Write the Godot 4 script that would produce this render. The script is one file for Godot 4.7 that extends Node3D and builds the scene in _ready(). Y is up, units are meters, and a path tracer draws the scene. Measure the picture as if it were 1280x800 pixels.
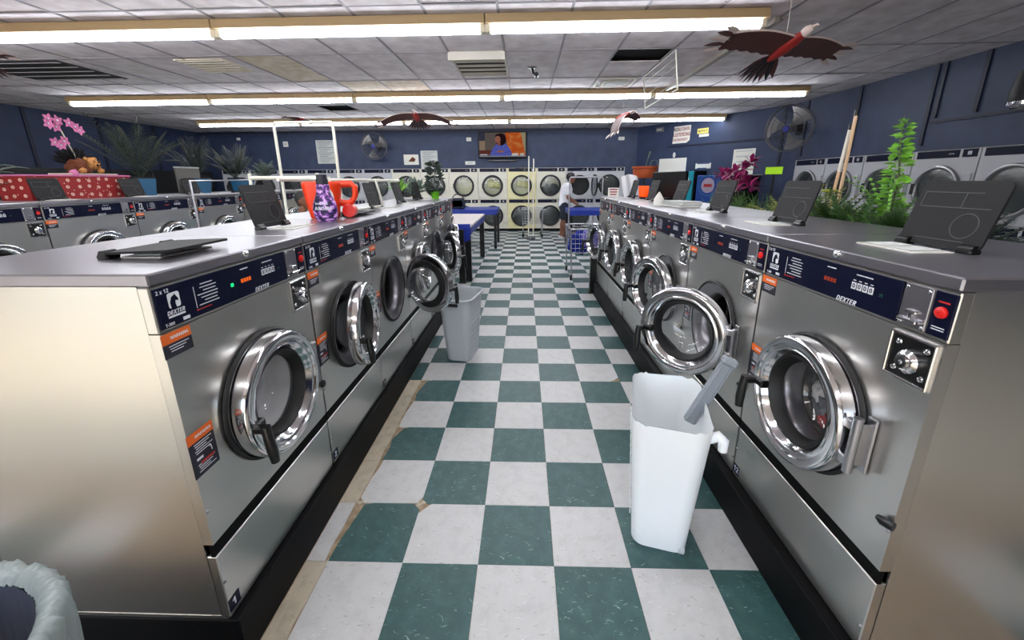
extends Node3D
# A coin laundry: two facing rows of steel washers along a chequered aisle, dryers along the back and right walls.
# x runs across the aisle, y up, -z down the aisle; metres.

var M := {}          # materials by name
var cache := {}      # shared meshes by key
var taken := {}      # names already used at top level
var rng := RandomNumberGenerator.new()
const T := 0.3048    # floor tile

func _ready() -> void:
	rng.seed = 7
	# ---- camera
	var cam := Camera3D.new()
	cam.name = "camera"
	add_child(cam)
	var near := 0.05
	cam.projection = Camera3D.PROJECTION_FRUSTUM
	cam.near = near
	cam.far = 200.0
	cam.size = 800.0 / 501.33 * near
	cam.frustum_offset = Vector2(0.0, -39.9 / 501.33 * near)
	cam.position = Vector3(0.1863, 1.488, 1.2596)
	cam.basis = Basis(Vector3.UP, 0.0322) * Basis(Vector3.RIGHT, -0.2634) * Basis(Vector3.BACK, -0.0076)
	cam.current = true
	# ---- sky seen through the shop front behind the camera, and the exposure
	var env := Environment.new()
	env.background_mode = Environment.BG_SKY
	var sky := Sky.new()
	var sm := ProceduralSkyMaterial.new()
	sm.sky_top_color = Color(0.62, 0.72, 0.86)
	sm.sky_horizon_color = Color(0.86, 0.88, 0.9)
	sm.ground_horizon_color = Color(0.72, 0.68, 0.6)
	sm.ground_bottom_color = Color(0.5, 0.46, 0.4)
	sky.sky_material = sm
	env.sky = sky
	env.background_energy_multiplier = 12.0
	env.tonemap_mode = Environment.TONE_MAPPER_LINEAR
	env.tonemap_exposure = 0.76
	env.sdfgi_enabled = true
	env.ssao_enabled = true
	env.ssil_enabled = true
	var we := WorldEnvironment.new()
	we.name = "world_environment"
	we.environment = env
	add_child(we)
	# ---- sun through the shop front, falling on the floor behind the camera
	var sun := DirectionalLight3D.new()
	sun.name = "sun"
	sun.light_color = Color(1.0, 0.94, 0.84)
	sun.light_energy = 9.0
	sun.light_angular_distance = 0.6
	sun.shadow_enabled = true
	sun.sky_mode = DirectionalLight3D.SKY_MODE_LIGHT_ONLY
	add_child(sun)
	sun.look_at_from_position(Vector3.ZERO, Vector3(-0.30, -0.50, -0.90), Vector3.UP)
	# ---- materials, room, lamps, machines, then the small things
	make_materials()
	build_floor()
	build_room()
	build_ceiling()
	build_lamps()
	build_washers()
	build_dryers()
	build_bins()
	build_tables_and_carts()
	build_wall_things()
	build_top_things()
	build_plants()
	build_eagles()
	build_people()

# ------------------------------------------------------------------ mesh builder
class G:
	var v := PackedVector3Array()
	var n := PackedVector3Array()
	var t := PackedVector2Array()
	var ix := PackedInt32Array()
	var x := Transform3D.IDENTITY

	func at(o: Vector3, b := Basis.IDENTITY) -> G:
		x = Transform3D(b, o)
		return self

	func tri(a: Vector3, b: Vector3, c: Vector3, flip := false) -> void:
		var nn := (b - a).cross(c - a)
		if nn.length_squared() < 1e-18:
			return
		nn = (x.basis * nn).normalized()
		if flip:
			nn = -nn
		var k := v.size()
		for p in [a, b, c]:
			v.append(x * p)
			n.append(nn)
			t.append(Vector2(p.x, -p.y) if absf(nn.z) > 0.6 else (Vector2(p.x, p.z) if absf(nn.y) > 0.6 else Vector2(p.z, -p.y)))
		ix.append_array([k, k + 1, k + 2] if flip else [k, k + 2, k + 1])

	func quad(a: Vector3, b: Vector3, c: Vector3, d: Vector3, out := Vector3.ZERO) -> void:
		var nn := (c - a).cross(d - b)
		if out != Vector3.ZERO and nn.dot(out) < 0.0:
			var s := b
			b = d
			d = s
			nn = -nn
		nn = (x.basis * nn).normalized()
		var k := v.size()
		var uv := [Vector2(0, 1), Vector2(1, 1), Vector2(1, 0), Vector2(0, 0)]
		var q := 0
		for p in [a, b, c, d]:
			v.append(x * p)
			n.append(nn)
			t.append(uv[q])
			q += 1
		ix.append_array([k, k + 2, k + 1, k, k + 3, k + 2])

	func box(c: Vector3, s: Vector3, bev := 0.0) -> void:
		var h := s * 0.5
		var i := Vector3(h.x - bev, h.y - bev, h.z - bev)
		for ax in 3:
			var b1 := (ax + 1) % 3
			var b2 := (ax + 2) % 3
			for sg in [-1.0, 1.0]:
				var q := []
				for e in [[-1, -1], [1, -1], [1, 1], [-1, 1]]:
					var p := Vector3.ZERO
					p[ax] = h[ax] * sg
					p[b1] = i[b1] * e[0]
					p[b2] = i[b2] * e[1]
					q.append(c + p)
				var o := Vector3.ZERO
				o[ax] = sg
				quad(q[0], q[1], q[2], q[3], o)
		if bev <= 0.0:
			return
		for ax in 3:
			var b1 := (ax + 1) % 3
			var b2 := (ax + 2) % 3
			for e in [[-1, -1], [1, -1], [1, 1], [-1, 1]]:
				var q := []
				for k in [[-1.0, 0], [1.0, 0], [1.0, 1], [-1.0, 1]]:
					var p := Vector3.ZERO
					p[ax] = i[ax] * k[0]
					p[b1] = (h[b1] if k[1] == 0 else i[b1]) * e[0]
					p[b2] = (i[b2] if k[1] == 0 else h[b2]) * e[1]
					q.append(c + p)
				var o := Vector3.ZERO
				o[b1] = e[0]
				o[b2] = e[1]
				quad(q[0], q[1], q[2], q[3], o)
		for sx in [-1.0, 1.0]:
			for sy in [-1.0, 1.0]:
				for sz in [-1.0, 1.0]:
					var a := c + Vector3(h.x * sx, i.y * sy, i.z * sz)
					var b := c + Vector3(i.x * sx, h.y * sy, i.z * sz)
					var d := c + Vector3(i.x * sx, i.y * sy, h.z * sz)
					tri(a, b, d, (b - a).cross(d - a).dot(Vector3(sx, sy, sz)) < 0.0)

	# rows of points, smooth; normal = d(column) x d(row)
	func grid(rows: Array, wrap := false, flip := false, uv_scale := Vector2.ONE) -> void:
		var m := rows.size()
		var w: int = rows[0].size()
		var k := v.size()
		for i in m:
			for j in w:
				var p: Vector3 = rows[i][j]
				var jl := j - 1
				var jr := j + 1
				if wrap:
					jl = (j - 1 + w) % w
					jr = (j + 1) % w
				else:
					jl = maxi(jl, 0)
					jr = mini(jr, w - 1)
				var du: Vector3 = rows[i][jr] - rows[i][jl]
				var dv: Vector3 = rows[mini(i + 1, m - 1)][j] - rows[maxi(i - 1, 0)][j]
				if du.length_squared() < 1e-14:
					var o := mini(i + 1, m - 1) if i == 0 else maxi(i - 1, 0)
					du = rows[o][jr] - rows[o][jl]
				var nn := x.basis * du.cross(dv)
				nn = nn.normalized() if nn.length_squared() > 1e-20 else Vector3.UP
				v.append(x * p)
				n.append(-nn if flip else nn)
				t.append(Vector2(float(j) / maxi(w - 1, 1), float(i) / maxi(m - 1, 1)) * uv_scale)
		for i in m - 1:
			for j in (w if wrap else w - 1):
				var a := k + i * w + j
				var b := k + i * w + (j + 1) % w
				var c := b + w
				var d := a + w
				if flip:
					ix.append_array([a, b, c, a, c, d])
				else:
					ix.append_array([a, c, b, a, d, c])

	# profile of (radius, height) turned about local z; counter-clockwise profile faces outwards
	func lathe(prof: Array, seg := 32, sharp := 0.6, sx := 1.0, sy := 1.0) -> void:
		var chains := []
		var cur := [prof[0]]
		for i in range(1, prof.size()):
			cur.append(prof[i])
			if i < prof.size() - 1:
				var a: Vector2 = (prof[i] - prof[i - 1]).normalized()
				var b: Vector2 = (prof[i + 1] - prof[i]).normalized()
				if absf(a.angle_to(b)) > sharp:
					chains.append(cur)
					cur = [prof[i]]
		chains.append(cur)
		for ch in chains:
			var rows := []
			for p in ch:
				var r := PackedVector3Array()
				for j in seg:
					var th := TAU * j / seg
					r.append(Vector3(p.x * cos(th) * sx, p.x * sin(th) * sy, p.y))
				rows.append(r)
			grid(rows, true)

	func tube(path: Array, rad, seg := 8, caps := true) -> void:
		var rows := []
		var m := path.size()
		var d0: Vector3 = (path[1] - path[0]).normalized()
		var u := d0.cross(Vector3.UP if absf(d0.y) < 0.9 else Vector3.RIGHT).normalized()
		for i in m:
			var d: Vector3 = (path[mini(i + 1, m - 1)] - path[maxi(i - 1, 0)]).normalized()
			u = (u - d * u.dot(d)).normalized()
			var w := d.cross(u)
			var r: float = rad[i] if rad is Array else rad
			var row := PackedVector3Array()
			for j in seg:
				var th := TAU * j / seg
				row.append(path[i] + (u * cos(th) + w * sin(th)) * r)
			rows.append(row)
		grid(rows, true)
		if caps:
			for e in [0, m - 1]:
				var d: Vector3 = (path[0] - path[1]) if e == 0 else (path[m - 1] - path[m - 2])
				for j in range(1, seg - 1):
					tri(rows[e][0], rows[e][j], rows[e][j + 1], (rows[e][j] - rows[e][0]).cross(rows[e][j + 1] - rows[e][0]).dot(d) < 0.0)

	func ext(poly: PackedVector2Array, z0: float, z1: float) -> void:
		if Geometry2D.is_polygon_clockwise(poly):
			poly = poly.duplicate()
			poly.reverse()
		var f := Geometry2D.triangulate_polygon(poly)
		for i in range(0, f.size(), 3):
			for e in [[z1, 1.0], [z0, -1.0]]:
				var a := Vector3(poly[f[i]].x, poly[f[i]].y, e[0])
				var b := Vector3(poly[f[i + 1]].x, poly[f[i + 1]].y, e[0])
				var c := Vector3(poly[f[i + 2]].x, poly[f[i + 2]].y, e[0])
				tri(a, b, c, (b - a).cross(c - a).z * e[1] < 0.0)
		var m := poly.size()
		for i in m:
			var p := poly[i]
			var q := poly[(i + 1) % m]
			quad(Vector3(p.x, p.y, z0), Vector3(q.x, q.y, z0), Vector3(q.x, q.y, z1), Vector3(p.x, p.y, z1), Vector3(q.y - p.y, p.x - q.x, 0))

	# a leaf blade: folded strip from a along d, drooping
	func leaf(a: Vector3, d: Vector3, ln: float, wd: float, droop: float, up := Vector3.UP, seg := 3) -> void:
		var side := d.cross(up)
		if side.length_squared() < 1e-6:
			side = d.cross(Vector3.RIGHT)
		side = side.normalized()
		var rows := []
		for i in seg + 1:
			var f := float(i) / seg
			var c := a + d * ln * f - up * droop * ln * f * f
			var w := wd * (sin(PI * (0.12 + 0.88 * f)) if i < seg else 0.0) * 0.5
			rows.append(PackedVector3Array([c - side * w + up * w * 0.3, c, c + side * w + up * w * 0.3]))
		grid(rows)

	func text(s: String, size: float, o: Vector3, b := Basis.IDENTITY, depth := 0.0008, bold := false) -> void:
		var tm := TextMesh.new()
		var f := SystemFont.new()
		f.font_names = PackedStringArray(["Droid Sans"])
		f.font_weight = 700 if bold else 400
		tm.font = f
		tm.text = s
		tm.font_size = 32
		tm.pixel_size = size / 23.0
		tm.depth = depth
		tm.curve_step = 4.0
		var ar := tm.surface_get_arrays(0) if tm.get_surface_count() else []
		if ar.is_empty() or ar[Mesh.ARRAY_VERTEX] == null:
			return
		var xf := x * Transform3D(b, o)
		var k := v.size()
		for p in ar[Mesh.ARRAY_VERTEX]:
			v.append(xf * p)
			t.append(Vector2.ZERO)
		for q in ar[Mesh.ARRAY_NORMAL]:
			n.append((xf.basis * q).normalized())
		for i in ar[Mesh.ARRAY_INDEX]:
			ix.append(k + i)

	func mesh() -> ArrayMesh:
		var a := []
		a.resize(Mesh.ARRAY_MAX)
		a[Mesh.ARRAY_VERTEX] = v
		a[Mesh.ARRAY_NORMAL] = n
		a[Mesh.ARRAY_TEX_UV] = t
		a[Mesh.ARRAY_INDEX] = ix
		var m := ArrayMesh.new()
		m.add_surface_from_arrays(Mesh.PRIMITIVE_TRIANGLES, a)
		return m

# ------------------------------------------------------------------ scene helpers
func numbered(called: String) -> String:
	if not taken.has(called):
		taken[called] = 0
		return called
	taken[called] += 1
	return "%s_%03d" % [called, taken[called]]

func thing(called: String, label: String, category: String, where := Vector3.ZERO, turn := 0.0, group := "") -> Node3D:
	var o := Node3D.new()
	o.name = numbered(called)
	add_child(o)
	o.position = where
	o.rotation.y = turn
	tag(o, label, category, group)
	return o

func tag(o: Node, label: String, category: String, group := "") -> void:
	o.set_meta("label", label)
	o.set_meta("category", category)
	if group:
		o.set_meta("group", group)

func put(parent: Node, called: String, mesh: Mesh, mat: Material, where := Vector3.ZERO) -> MeshInstance3D:
	var o := MeshInstance3D.new()
	o.name = called if parent != self else numbered(called)
	o.mesh = mesh
	o.material_override = mat
	o.position = where
	parent.add_child(o, true)
	return o

func solo(called: String, label: String, category: String, g: G, mat: Material, where := Vector3.ZERO, turn := 0.0, group := "") -> MeshInstance3D:
	var o := put(self, called, g.mesh(), mat, where)
	o.rotation.y = turn
	tag(o, label, category, group)
	return o

func struct(called: String, mesh: Mesh, mat: Material, parent: Node = self) -> MeshInstance3D:
	var o := put(parent, called, mesh, mat)
	if parent == self:
		o.set_meta("kind", "structure")
	return o

func boxmesh(s: Vector3, bev := 0.0) -> ArrayMesh:
	var key := "b%s,%s" % [s, bev]
	if not cache.has(key):
		var g := G.new()
		g.box(Vector3.ZERO, s, bev)
		cache[key] = g.mesh()
	return cache[key]

func rod(a: Vector3, b: Vector3, r: float, seg := 8) -> G:
	var g := G.new()
	g.tube([a, b], r, seg)
	return g

func arc(c: Vector3, r: float, a0: float, a1: float, u: Vector3, w: Vector3, m := 8) -> Array:
	var out := []
	for i in m + 1:
		var th := lerpf(a0, a1, float(i) / m)
		out.append(c + u * cos(th) * r + w * sin(th) * r)
	return out

# rounded rectangle outline, counter-clockwise
func rrect(w: float, h: float, r: float, m := 5, c := Vector2.ZERO) -> PackedVector2Array:
	var out := PackedVector2Array()
	for k in 4:
		var cc: Vector2 = Vector2([1, -1, -1, 1][k] * (w / 2 - r), [1, 1, -1, -1][k] * (h / 2 - r))
		for i in m + 1:
			var th := PI / 2 * (k + float(i) / m)
			out.append(c + cc + Vector2(cos(th), sin(th)) * r)
	return out

# ------------------------------------------------------------------ materials
func mat(called: String, c: Color, rough := 0.6, metal := 0.0, spec := 0.5) -> StandardMaterial3D:
	var m := StandardMaterial3D.new()
	m.resource_name = called
	m.albedo_color = c
	m.roughness = rough
	m.metallic = metal
	m.metallic_specular = spec
	M[called] = m
	return m

func noise_tex(size: int, freq: float, octaves := 4, lo := Color.BLACK, hi := Color.WHITE, sd := 1) -> NoiseTexture2D:
	var f := FastNoiseLite.new()
	f.seed = sd
	f.noise_type = FastNoiseLite.TYPE_SIMPLEX_SMOOTH
	f.frequency = freq
	f.fractal_octaves = octaves
	var tx := NoiseTexture2D.new()
	tx.width = size
	tx.height = size
	tx.seamless = true
	tx.noise = f
	var gr := Gradient.new()
	gr.set_color(0, lo)
	gr.set_color(1, hi)
	tx.color_ramp = gr
	return tx

# slow waves in rolled sheet, as a seamless picture of floats
func wave_tex(sd: int) -> ImageTexture:
	var r := RandomNumberGenerator.new()
	r.seed = sd
	var s := 192
	var w := []
	for k in 14:
		w.append([r.randi_range(-3, 3), r.randi_range(-2, 2), r.randf() * TAU, 1.0 / (1.0 + k * 0.3)])
	var im := Image.create(s, s, false, Image.FORMAT_RF)
	for y in s:
		for xx in s:
			var h := 0.0
			for k in w:
				h += k[3] * sin(TAU * (k[0] * xx + k[1] * y) / s + k[2])
			im.set_pixel(xx, y, Color(0.5 + 0.09 * h, 0, 0))
	return ImageTexture.create_from_image(im)

func tri_tex(m: StandardMaterial3D, tx: Texture2D, scale: Vector3, slot := "albedo_texture", world := true) -> void:
	m.uv1_triplanar = true
	m.uv1_world_triplanar = world
	m.uv1_scale = scale
	m.set(slot, tx)

func emit(m: StandardMaterial3D, c: Color, e: float) -> void:
	m.emission_enabled = true
	m.emission = c
	m.emission_energy_multiplier = e

# vinyl floor tile: base colour with short streaky flecks, as a picture
func vinyl(base: Color, flecks: Array, count: int, sd: int, cloud := 1.0) -> ImageTexture:
	var r := RandomNumberGenerator.new()
	r.seed = sd
	var s := 768
	var im := Image.create(s, s, false, Image.FORMAT_RGB8)
	im.fill(base)
	var f := FastNoiseLite.new()
	f.seed = sd
	f.frequency = 0.012
	f.fractal_octaves = 5
	for y in s:
		for xx in s:
			var k := f.get_noise_2d(xx, y)
			im.set_pixel(xx, y, base.darkened(clampf(-k * 0.16 * cloud, 0, 1)) if k < 0 else base.lightened(k * 0.1 * cloud))
	for i in count:
		var c: Color = flecks[r.randi() % flecks.size()]
		var px := r.randf() * s
		var py := r.randf() * s
		var a := r.randf_range(-0.5, 0.5)
		var ln := r.randi_range(2, 12) if r.randf() < 0.8 else r.randi_range(12, 24)
		var al := r.randf_range(0.15, 0.75)
		for q in ln:
			a += r.randf_range(-0.25, 0.25)
			px += cos(a)
			py += sin(a)
			for w in (2 if ln > 5 else 1):
				var ux := posmod(int(px), s)
				var uy := posmod(int(py) + w, s)
				im.set_pixel(ux, uy, im.get_pixel(ux, uy).lerp(c, al))
	return ImageTexture.create_from_image(im)

func make_materials() -> void:
	# brushed stainless steel: fine brushing in the roughness, slow waves in the sheet
	var st := mat("steel", Color(0.77, 0.765, 0.75), 0.3, 0.95)
	st.uv1_triplanar = true
	st.uv1_world_triplanar = true
	st.uv1_scale = Vector3(0.9, 0.9, 0.9)
	st.heightmap_enabled = true
	st.heightmap_texture = wave_tex(4)
	st.heightmap_scale = 0.35
	var tp := mat("steel_top", Color(0.58, 0.57, 0.595), 0.32, 0.88)
	var sd := mat("steel_side", Color(0.79, 0.785, 0.77), 0.25, 0.92)
	sd.uv1_triplanar = true
	sd.uv1_world_triplanar = true
	sd.uv1_scale = Vector3(0.8, 0.8, 0.8)
	sd.heightmap_enabled = true
	sd.heightmap_texture = wave_tex(9)
	sd.heightmap_scale = 0.5
	mat("chrome", Color(0.84, 0.84, 0.85), 0.13, 1.0)
	mat("drum", Color(0.50, 0.49, 0.48), 0.3, 1.0)
	mat("wire", Color(0.70, 0.70, 0.72), 0.32, 1.0)
	mat("black_rubber", Color(0.035, 0.035, 0.04), 0.55)
	mat("black_plastic", Color(0.03, 0.03, 0.033), 0.32)
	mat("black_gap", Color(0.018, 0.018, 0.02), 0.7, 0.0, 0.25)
	mat("base_black", Color(0.022, 0.023, 0.03), 0.6, 0.0, 0.3)
	mat("lid_grey", Color(0.135, 0.135, 0.14), 0.62, 0.0, 0.32)
	mat("lid_line", Color(0.27, 0.27, 0.285), 0.6)
	mat("navy", Color(0.05, 0.063, 0.155), 0.35, 0.0, 0.25)
	mat("print_white", Color(0.86, 0.87, 0.9), 0.5)
	mat("print_red", Color(0.7, 0.13, 0.1), 0.5)
	mat("stop_red", Color(0.83, 0.1, 0.08), 0.35)
	mat("label_orange", Color(0.88, 0.40, 0.10), 0.6)
	mat("label_dark", Color(0.09, 0.085, 0.15), 0.5)
	mat("tray_white", Color(0.82, 0.81, 0.78), 0.4)
	emit(mat("led_amber", Color(0.35, 0.12, 0.03), 0.4), Color(1.0, 0.42, 0.06), 0.9)
	emit(mat("led_dim", Color(0.30, 0.09, 0.03), 0.4), Color(1.0, 0.3, 0.05), 0.28)
	emit(mat("led_green", Color(0.05, 0.4, 0.25), 0.4), Color(0.08, 0.95, 0.55), 1.3)
	mat("led_green_off", Color(0.05, 0.28, 0.22), 0.4)
	var gl := mat("glass", Color(0.5, 0.55, 0.55, 0.05), 0.23)
	gl.transparency = BaseMaterial3D.TRANSPARENCY_ALPHA
	var bg := mat("bowl_glass", Color(0.5, 0.53, 0.55, 0.05), 0.09)
	bg.transparency = BaseMaterial3D.TRANSPARENCY_ALPHA
	# floor
	var tw := mat("tile_white", Color.WHITE, 0.4)
	tw.albedo_texture = vinyl(Color(0.765, 0.765, 0.765), [Color(0.66, 0.64, 0.61), Color(0.9, 0.9, 0.9), Color(0.74, 0.72, 0.69), Color(0.5, 0.47, 0.44)], 1500, 11, 0.45)
	var tg := mat("tile_green", Color.WHITE, 0.4)
	tg.albedo_texture = vinyl(Color(0.20, 0.335, 0.335), [Color(0.78, 0.85, 0.83), Color(0.5, 0.62, 0.6), Color(0.55, 0.66, 0.64), Color(0.13, 0.22, 0.22)], 1100, 12, 0.8)
	for m in [tw, tg]:
		m.heightmap_enabled = true
		m.heightmap_texture = noise_tex(256, 0.03, 3, Color.BLACK, Color.WHITE, 21)
		m.heightmap_scale = 0.06
	var tb := mat("tile_beige", Color.WHITE, 0.5)
	tb.albedo_texture = vinyl(Color(0.72, 0.68, 0.60), [Color(0.5, 0.46, 0.4), Color(0.85, 0.82, 0.75), Color(0.6, 0.5, 0.4)], 900, 13)
	var te := mat("tile_entrance", Color.WHITE, 0.5)
	te.albedo_texture = vinyl(Color(0.76, 0.74, 0.69), [Color(0.55, 0.52, 0.47), Color(0.85, 0.83, 0.78)], 700, 18)
	var sf := mat("subfloor", Color(0.72, 0.66, 0.57), 0.9)
	tri_tex(sf, noise_tex(256, 0.03, 4, Color(0.7, 0.65, 0.6), Color(1, 0.97, 0.94), 14), Vector3(2, 2, 2))
	# room
	var wb := mat("wall_blue", Color(0.178, 0.232, 0.352), 0.62)
	tri_tex(wb, noise_tex(512, 0.01, 4, Color(0.82, 0.82, 0.84), Color(1, 1, 1), 15), Vector3(0.5, 0.5, 0.5))
	mat("batten_blue", Color(0.085, 0.11, 0.2), 0.6)
	var ct := mat("ceiling_tile", Color(0.90, 0.875, 0.885), 0.9)
	tri_tex(ct, noise_tex(512, 0.012, 5, Color(0.84, 0.82, 0.82), Color(1, 1, 1), 16), Vector3(0.6, 0.6, 0.6))
	var cs := mat("ceiling_stained", Color(0.90, 0.865, 0.82), 0.9)
	tri_tex(cs, noise_tex(256, 0.02, 5, Color(0.84, 0.79, 0.70), Color(1, 1, 1), 17), Vector3(1.1, 1.1, 1.1))
	mat("ceiling_grid", Color(0.55, 0.53, 0.55), 0.7)
	mat("ceiling_dark", Color(0.10, 0.095, 0.10), 0.9)
	mat("housing_cream", Color(0.66, 0.56, 0.41), 0.6)
	mat("raceway", Color(0.58, 0.55, 0.51), 0.6)
	mat("holder_white", Color(0.86, 0.83, 0.76), 0.5)
	emit(mat("tube", Color(0.95, 0.96, 1.0), 0.5), Color(0.95, 0.97, 1.0), 40.0)
	mat("cream_wall", Color(0.78, 0.70, 0.56), 0.7)
	mat("brown_wall", Color(0.46, 0.38, 0.29), 0.7)
	mat("concrete", Color(0.62, 0.58, 0.52), 0.9)
	# machines along the walls
	mat("enamel", Color(0.80, 0.785, 0.73), 0.35)
	mat("enamel_grey", Color(0.68, 0.68, 0.70), 0.35)
	mat("enamel_warm_lit", Color(0.84, 0.81, 0.62), 0.35)  # yellow tone is reflected light put into the enamel colour
	mat("dryer_ring", Color(0.17, 0.17, 0.18), 0.3, 0.6)
	mat("dryer_ring_light", Color(0.55, 0.55, 0.56), 0.3, 0.8)
	mat("dryer_drum_lit", Color(0.62, 0.62, 0.50), 0.42, 0.8)  # pale yellow stands for light reflected inside the drum
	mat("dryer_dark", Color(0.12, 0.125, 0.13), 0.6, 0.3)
	# plastics, cloth, paper, plants
	var bw := mat("bin_white", Color(0.94, 0.955, 0.965), 0.38)
	bw.subsurf_scatter_enabled = true
	bw.subsurf_scatter_strength = 0.05
	mat("bin_grey", Color(0.70, 0.72, 0.74), 0.45)
	mat("lever_grey", Color(0.52, 0.55, 0.58), 0.45)
	mat("can_dark", Color(0.06, 0.06, 0.07), 0.5)
	var bagm := mat("bag_film", Color(0.52, 0.56, 0.56), 0.26)
	bagm.backlight_enabled = true
	bagm.backlight = Color(0.3, 0.32, 0.32)
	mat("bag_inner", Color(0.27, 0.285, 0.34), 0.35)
	mat("blue_laminate", Color(0.07, 0.18, 0.56), 0.4)
	mat("table_white", Color(0.83, 0.79, 0.78), 0.4)
	mat("pvc_white", Color(0.86, 0.85, 0.80), 0.4)
	mat("orange_plastic", Color(0.90, 0.23, 0.04), 0.32)
	mat("red_plastic", Color(0.85, 0.12, 0.06), 0.3)
	mat("paper", Color(0.86, 0.85, 0.82), 0.8)
	mat("paper_dim", Color(0.74, 0.75, 0.74), 0.8)
	mat("ink_dark", Color(0.12, 0.11, 0.13), 0.8)
	mat("ink_red", Color(0.55, 0.10, 0.09), 0.8)
	mat("ink_grey", Color(0.45, 0.46, 0.48), 0.8)
	mat("sign_yellow", Color(0.83, 0.79, 0.42), 0.7)
	mat("neon_yellow", Color(0.70, 0.92, 0.06), 0.6)
	mat("wood_pole", Color(0.84, 0.70, 0.56), 0.4)
	mat("pole_white", Color(0.88, 0.86, 0.82), 0.35)
	mat("terracotta", Color(0.66, 0.29, 0.12), 0.7)
	mat("soil", Color(0.12, 0.08, 0.05), 0.95)
	mat("planter_blue", Color(0.13, 0.36, 0.50), 0.5)
	mat("planter_grey", Color(0.42, 0.41, 0.39), 0.7)
	mat("planter_dark", Color(0.10, 0.085, 0.07), 0.7)
	mat("pot_lime", Color(0.38, 0.70, 0.06), 0.5)
	for lf in [["leaf_dark", Color(0.12, 0.19, 0.09)], ["leaf_mid", Color(0.26, 0.44, 0.13)], ["leaf_bright", Color(0.46, 0.70, 0.18)], ["leaf_yellow", Color(0.55, 0.58, 0.16)], ["leaf_silver", Color(0.36, 0.44, 0.38)], ["leaf_deep", Color(0.09, 0.17, 0.12)]]:
		var lm := mat(lf[0], lf[1], 0.55)
		lm.backlight_enabled = true
		lm.backlight = Color(0.35, 0.35, 0.35)
	mat("petal_pink", Color(0.74, 0.40, 0.58), 0.6)
	mat("petal_magenta", Color(0.62, 0.10, 0.40), 0.6)
	mat("stem", Color(0.35, 0.38, 0.22), 0.6)
	mat("stem_pale", Color(0.7, 0.68, 0.6), 0.6)
	mat("eagle_red", Color(0.58, 0.12, 0.11), 0.5)
	mat("eagle_brown", Color(0.30, 0.15, 0.145), 0.55)
	mat("eagle_white", Color(0.80, 0.72, 0.70), 0.5)
	mat("eagle_dark", Color(0.06, 0.05, 0.09), 0.5)
	mat("plush_brown", Color(0.36, 0.17, 0.07), 0.9)
	mat("plush_face", Color(0.68, 0.47, 0.26), 0.9)
	mat("plush_dark", Color(0.03, 0.03, 0.05), 0.9)
	mat("skin", Color(0.48, 0.30, 0.22), 0.55)
	mat("hair", Color(0.025, 0.02, 0.02), 0.5)
	mat("hair_grey", Color(0.16, 0.15, 0.15), 0.6)
	mat("shirt_white", Color(0.86, 0.86, 0.88), 0.85)
	mat("shorts_navy", Color(0.10, 0.13, 0.2), 0.85)
	mat("shirt_pale", Color(0.50, 0.60, 0.66), 0.85)
	mat("cloth_white", Color(0.82, 0.82, 0.83), 0.9)
	mat("cloth_red", Color(0.62, 0.03, 0.06), 0.9)
	mat("cloth_grey", Color(0.40, 0.41, 0.44), 0.9)
	mat("cloth_dark", Color(0.05, 0.05, 0.06), 0.9)
	mat("cloth_blue", Color(0.10, 0.17, 0.55), 0.9)
	mat("cloth_lilac", Color(0.48, 0.44, 0.75), 0.9)
	mat("reflected_yellow", Color(0.72, 0.72, 0.30), 0.9)  # colour of the yellow light reflected in the dryer drums
	mat("badge_grey", Color(0.56, 0.51, 0.58), 0.5)
	mat("teal_panel", Color(0.03, 0.52, 0.58), 0.35)
	mat("round_blue", Color(0.06, 0.22, 0.52), 0.4)
	mat("fan_grey", Color(0.34, 0.34, 0.36), 0.4, 0.5)
	mat("fan_blade", Color(0.46, 0.45, 0.45), 0.35, 0.6)
	mat("fan_blue", Color(0.07, 0.1, 0.45), 0.4)
	mat("vent_white", Color(0.74, 0.72, 0.68), 0.6)
	mat("screen_black", Color(0.012, 0.012, 0.014), 0.4, 0.0, 0.3)

# ------------------------------------------------------------------ floor, walls, ceiling, lamps
const FLOOR_Z0 := 1.2
const BACK_Z := -11.15

func tile_mesh(poly: PackedVector2Array, off: Vector2) -> ArrayMesh:
	# poly in (x, z); a 3 mm thick tile, its top at y = 0
	var g := G.new()
	var q := PackedVector2Array()
	for p in poly:
		q.append(Vector2(p.x, -p.y))
	g.at(Vector3.ZERO, Basis(Vector3.RIGHT, -PI / 2))
	g.ext(q, -0.003, 0.0)
	for i in g.v.size():
		g.t[i] = (Vector2(g.v[i].x, g.v[i].z) + off) / 0.8
	return g.mesh()

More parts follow.
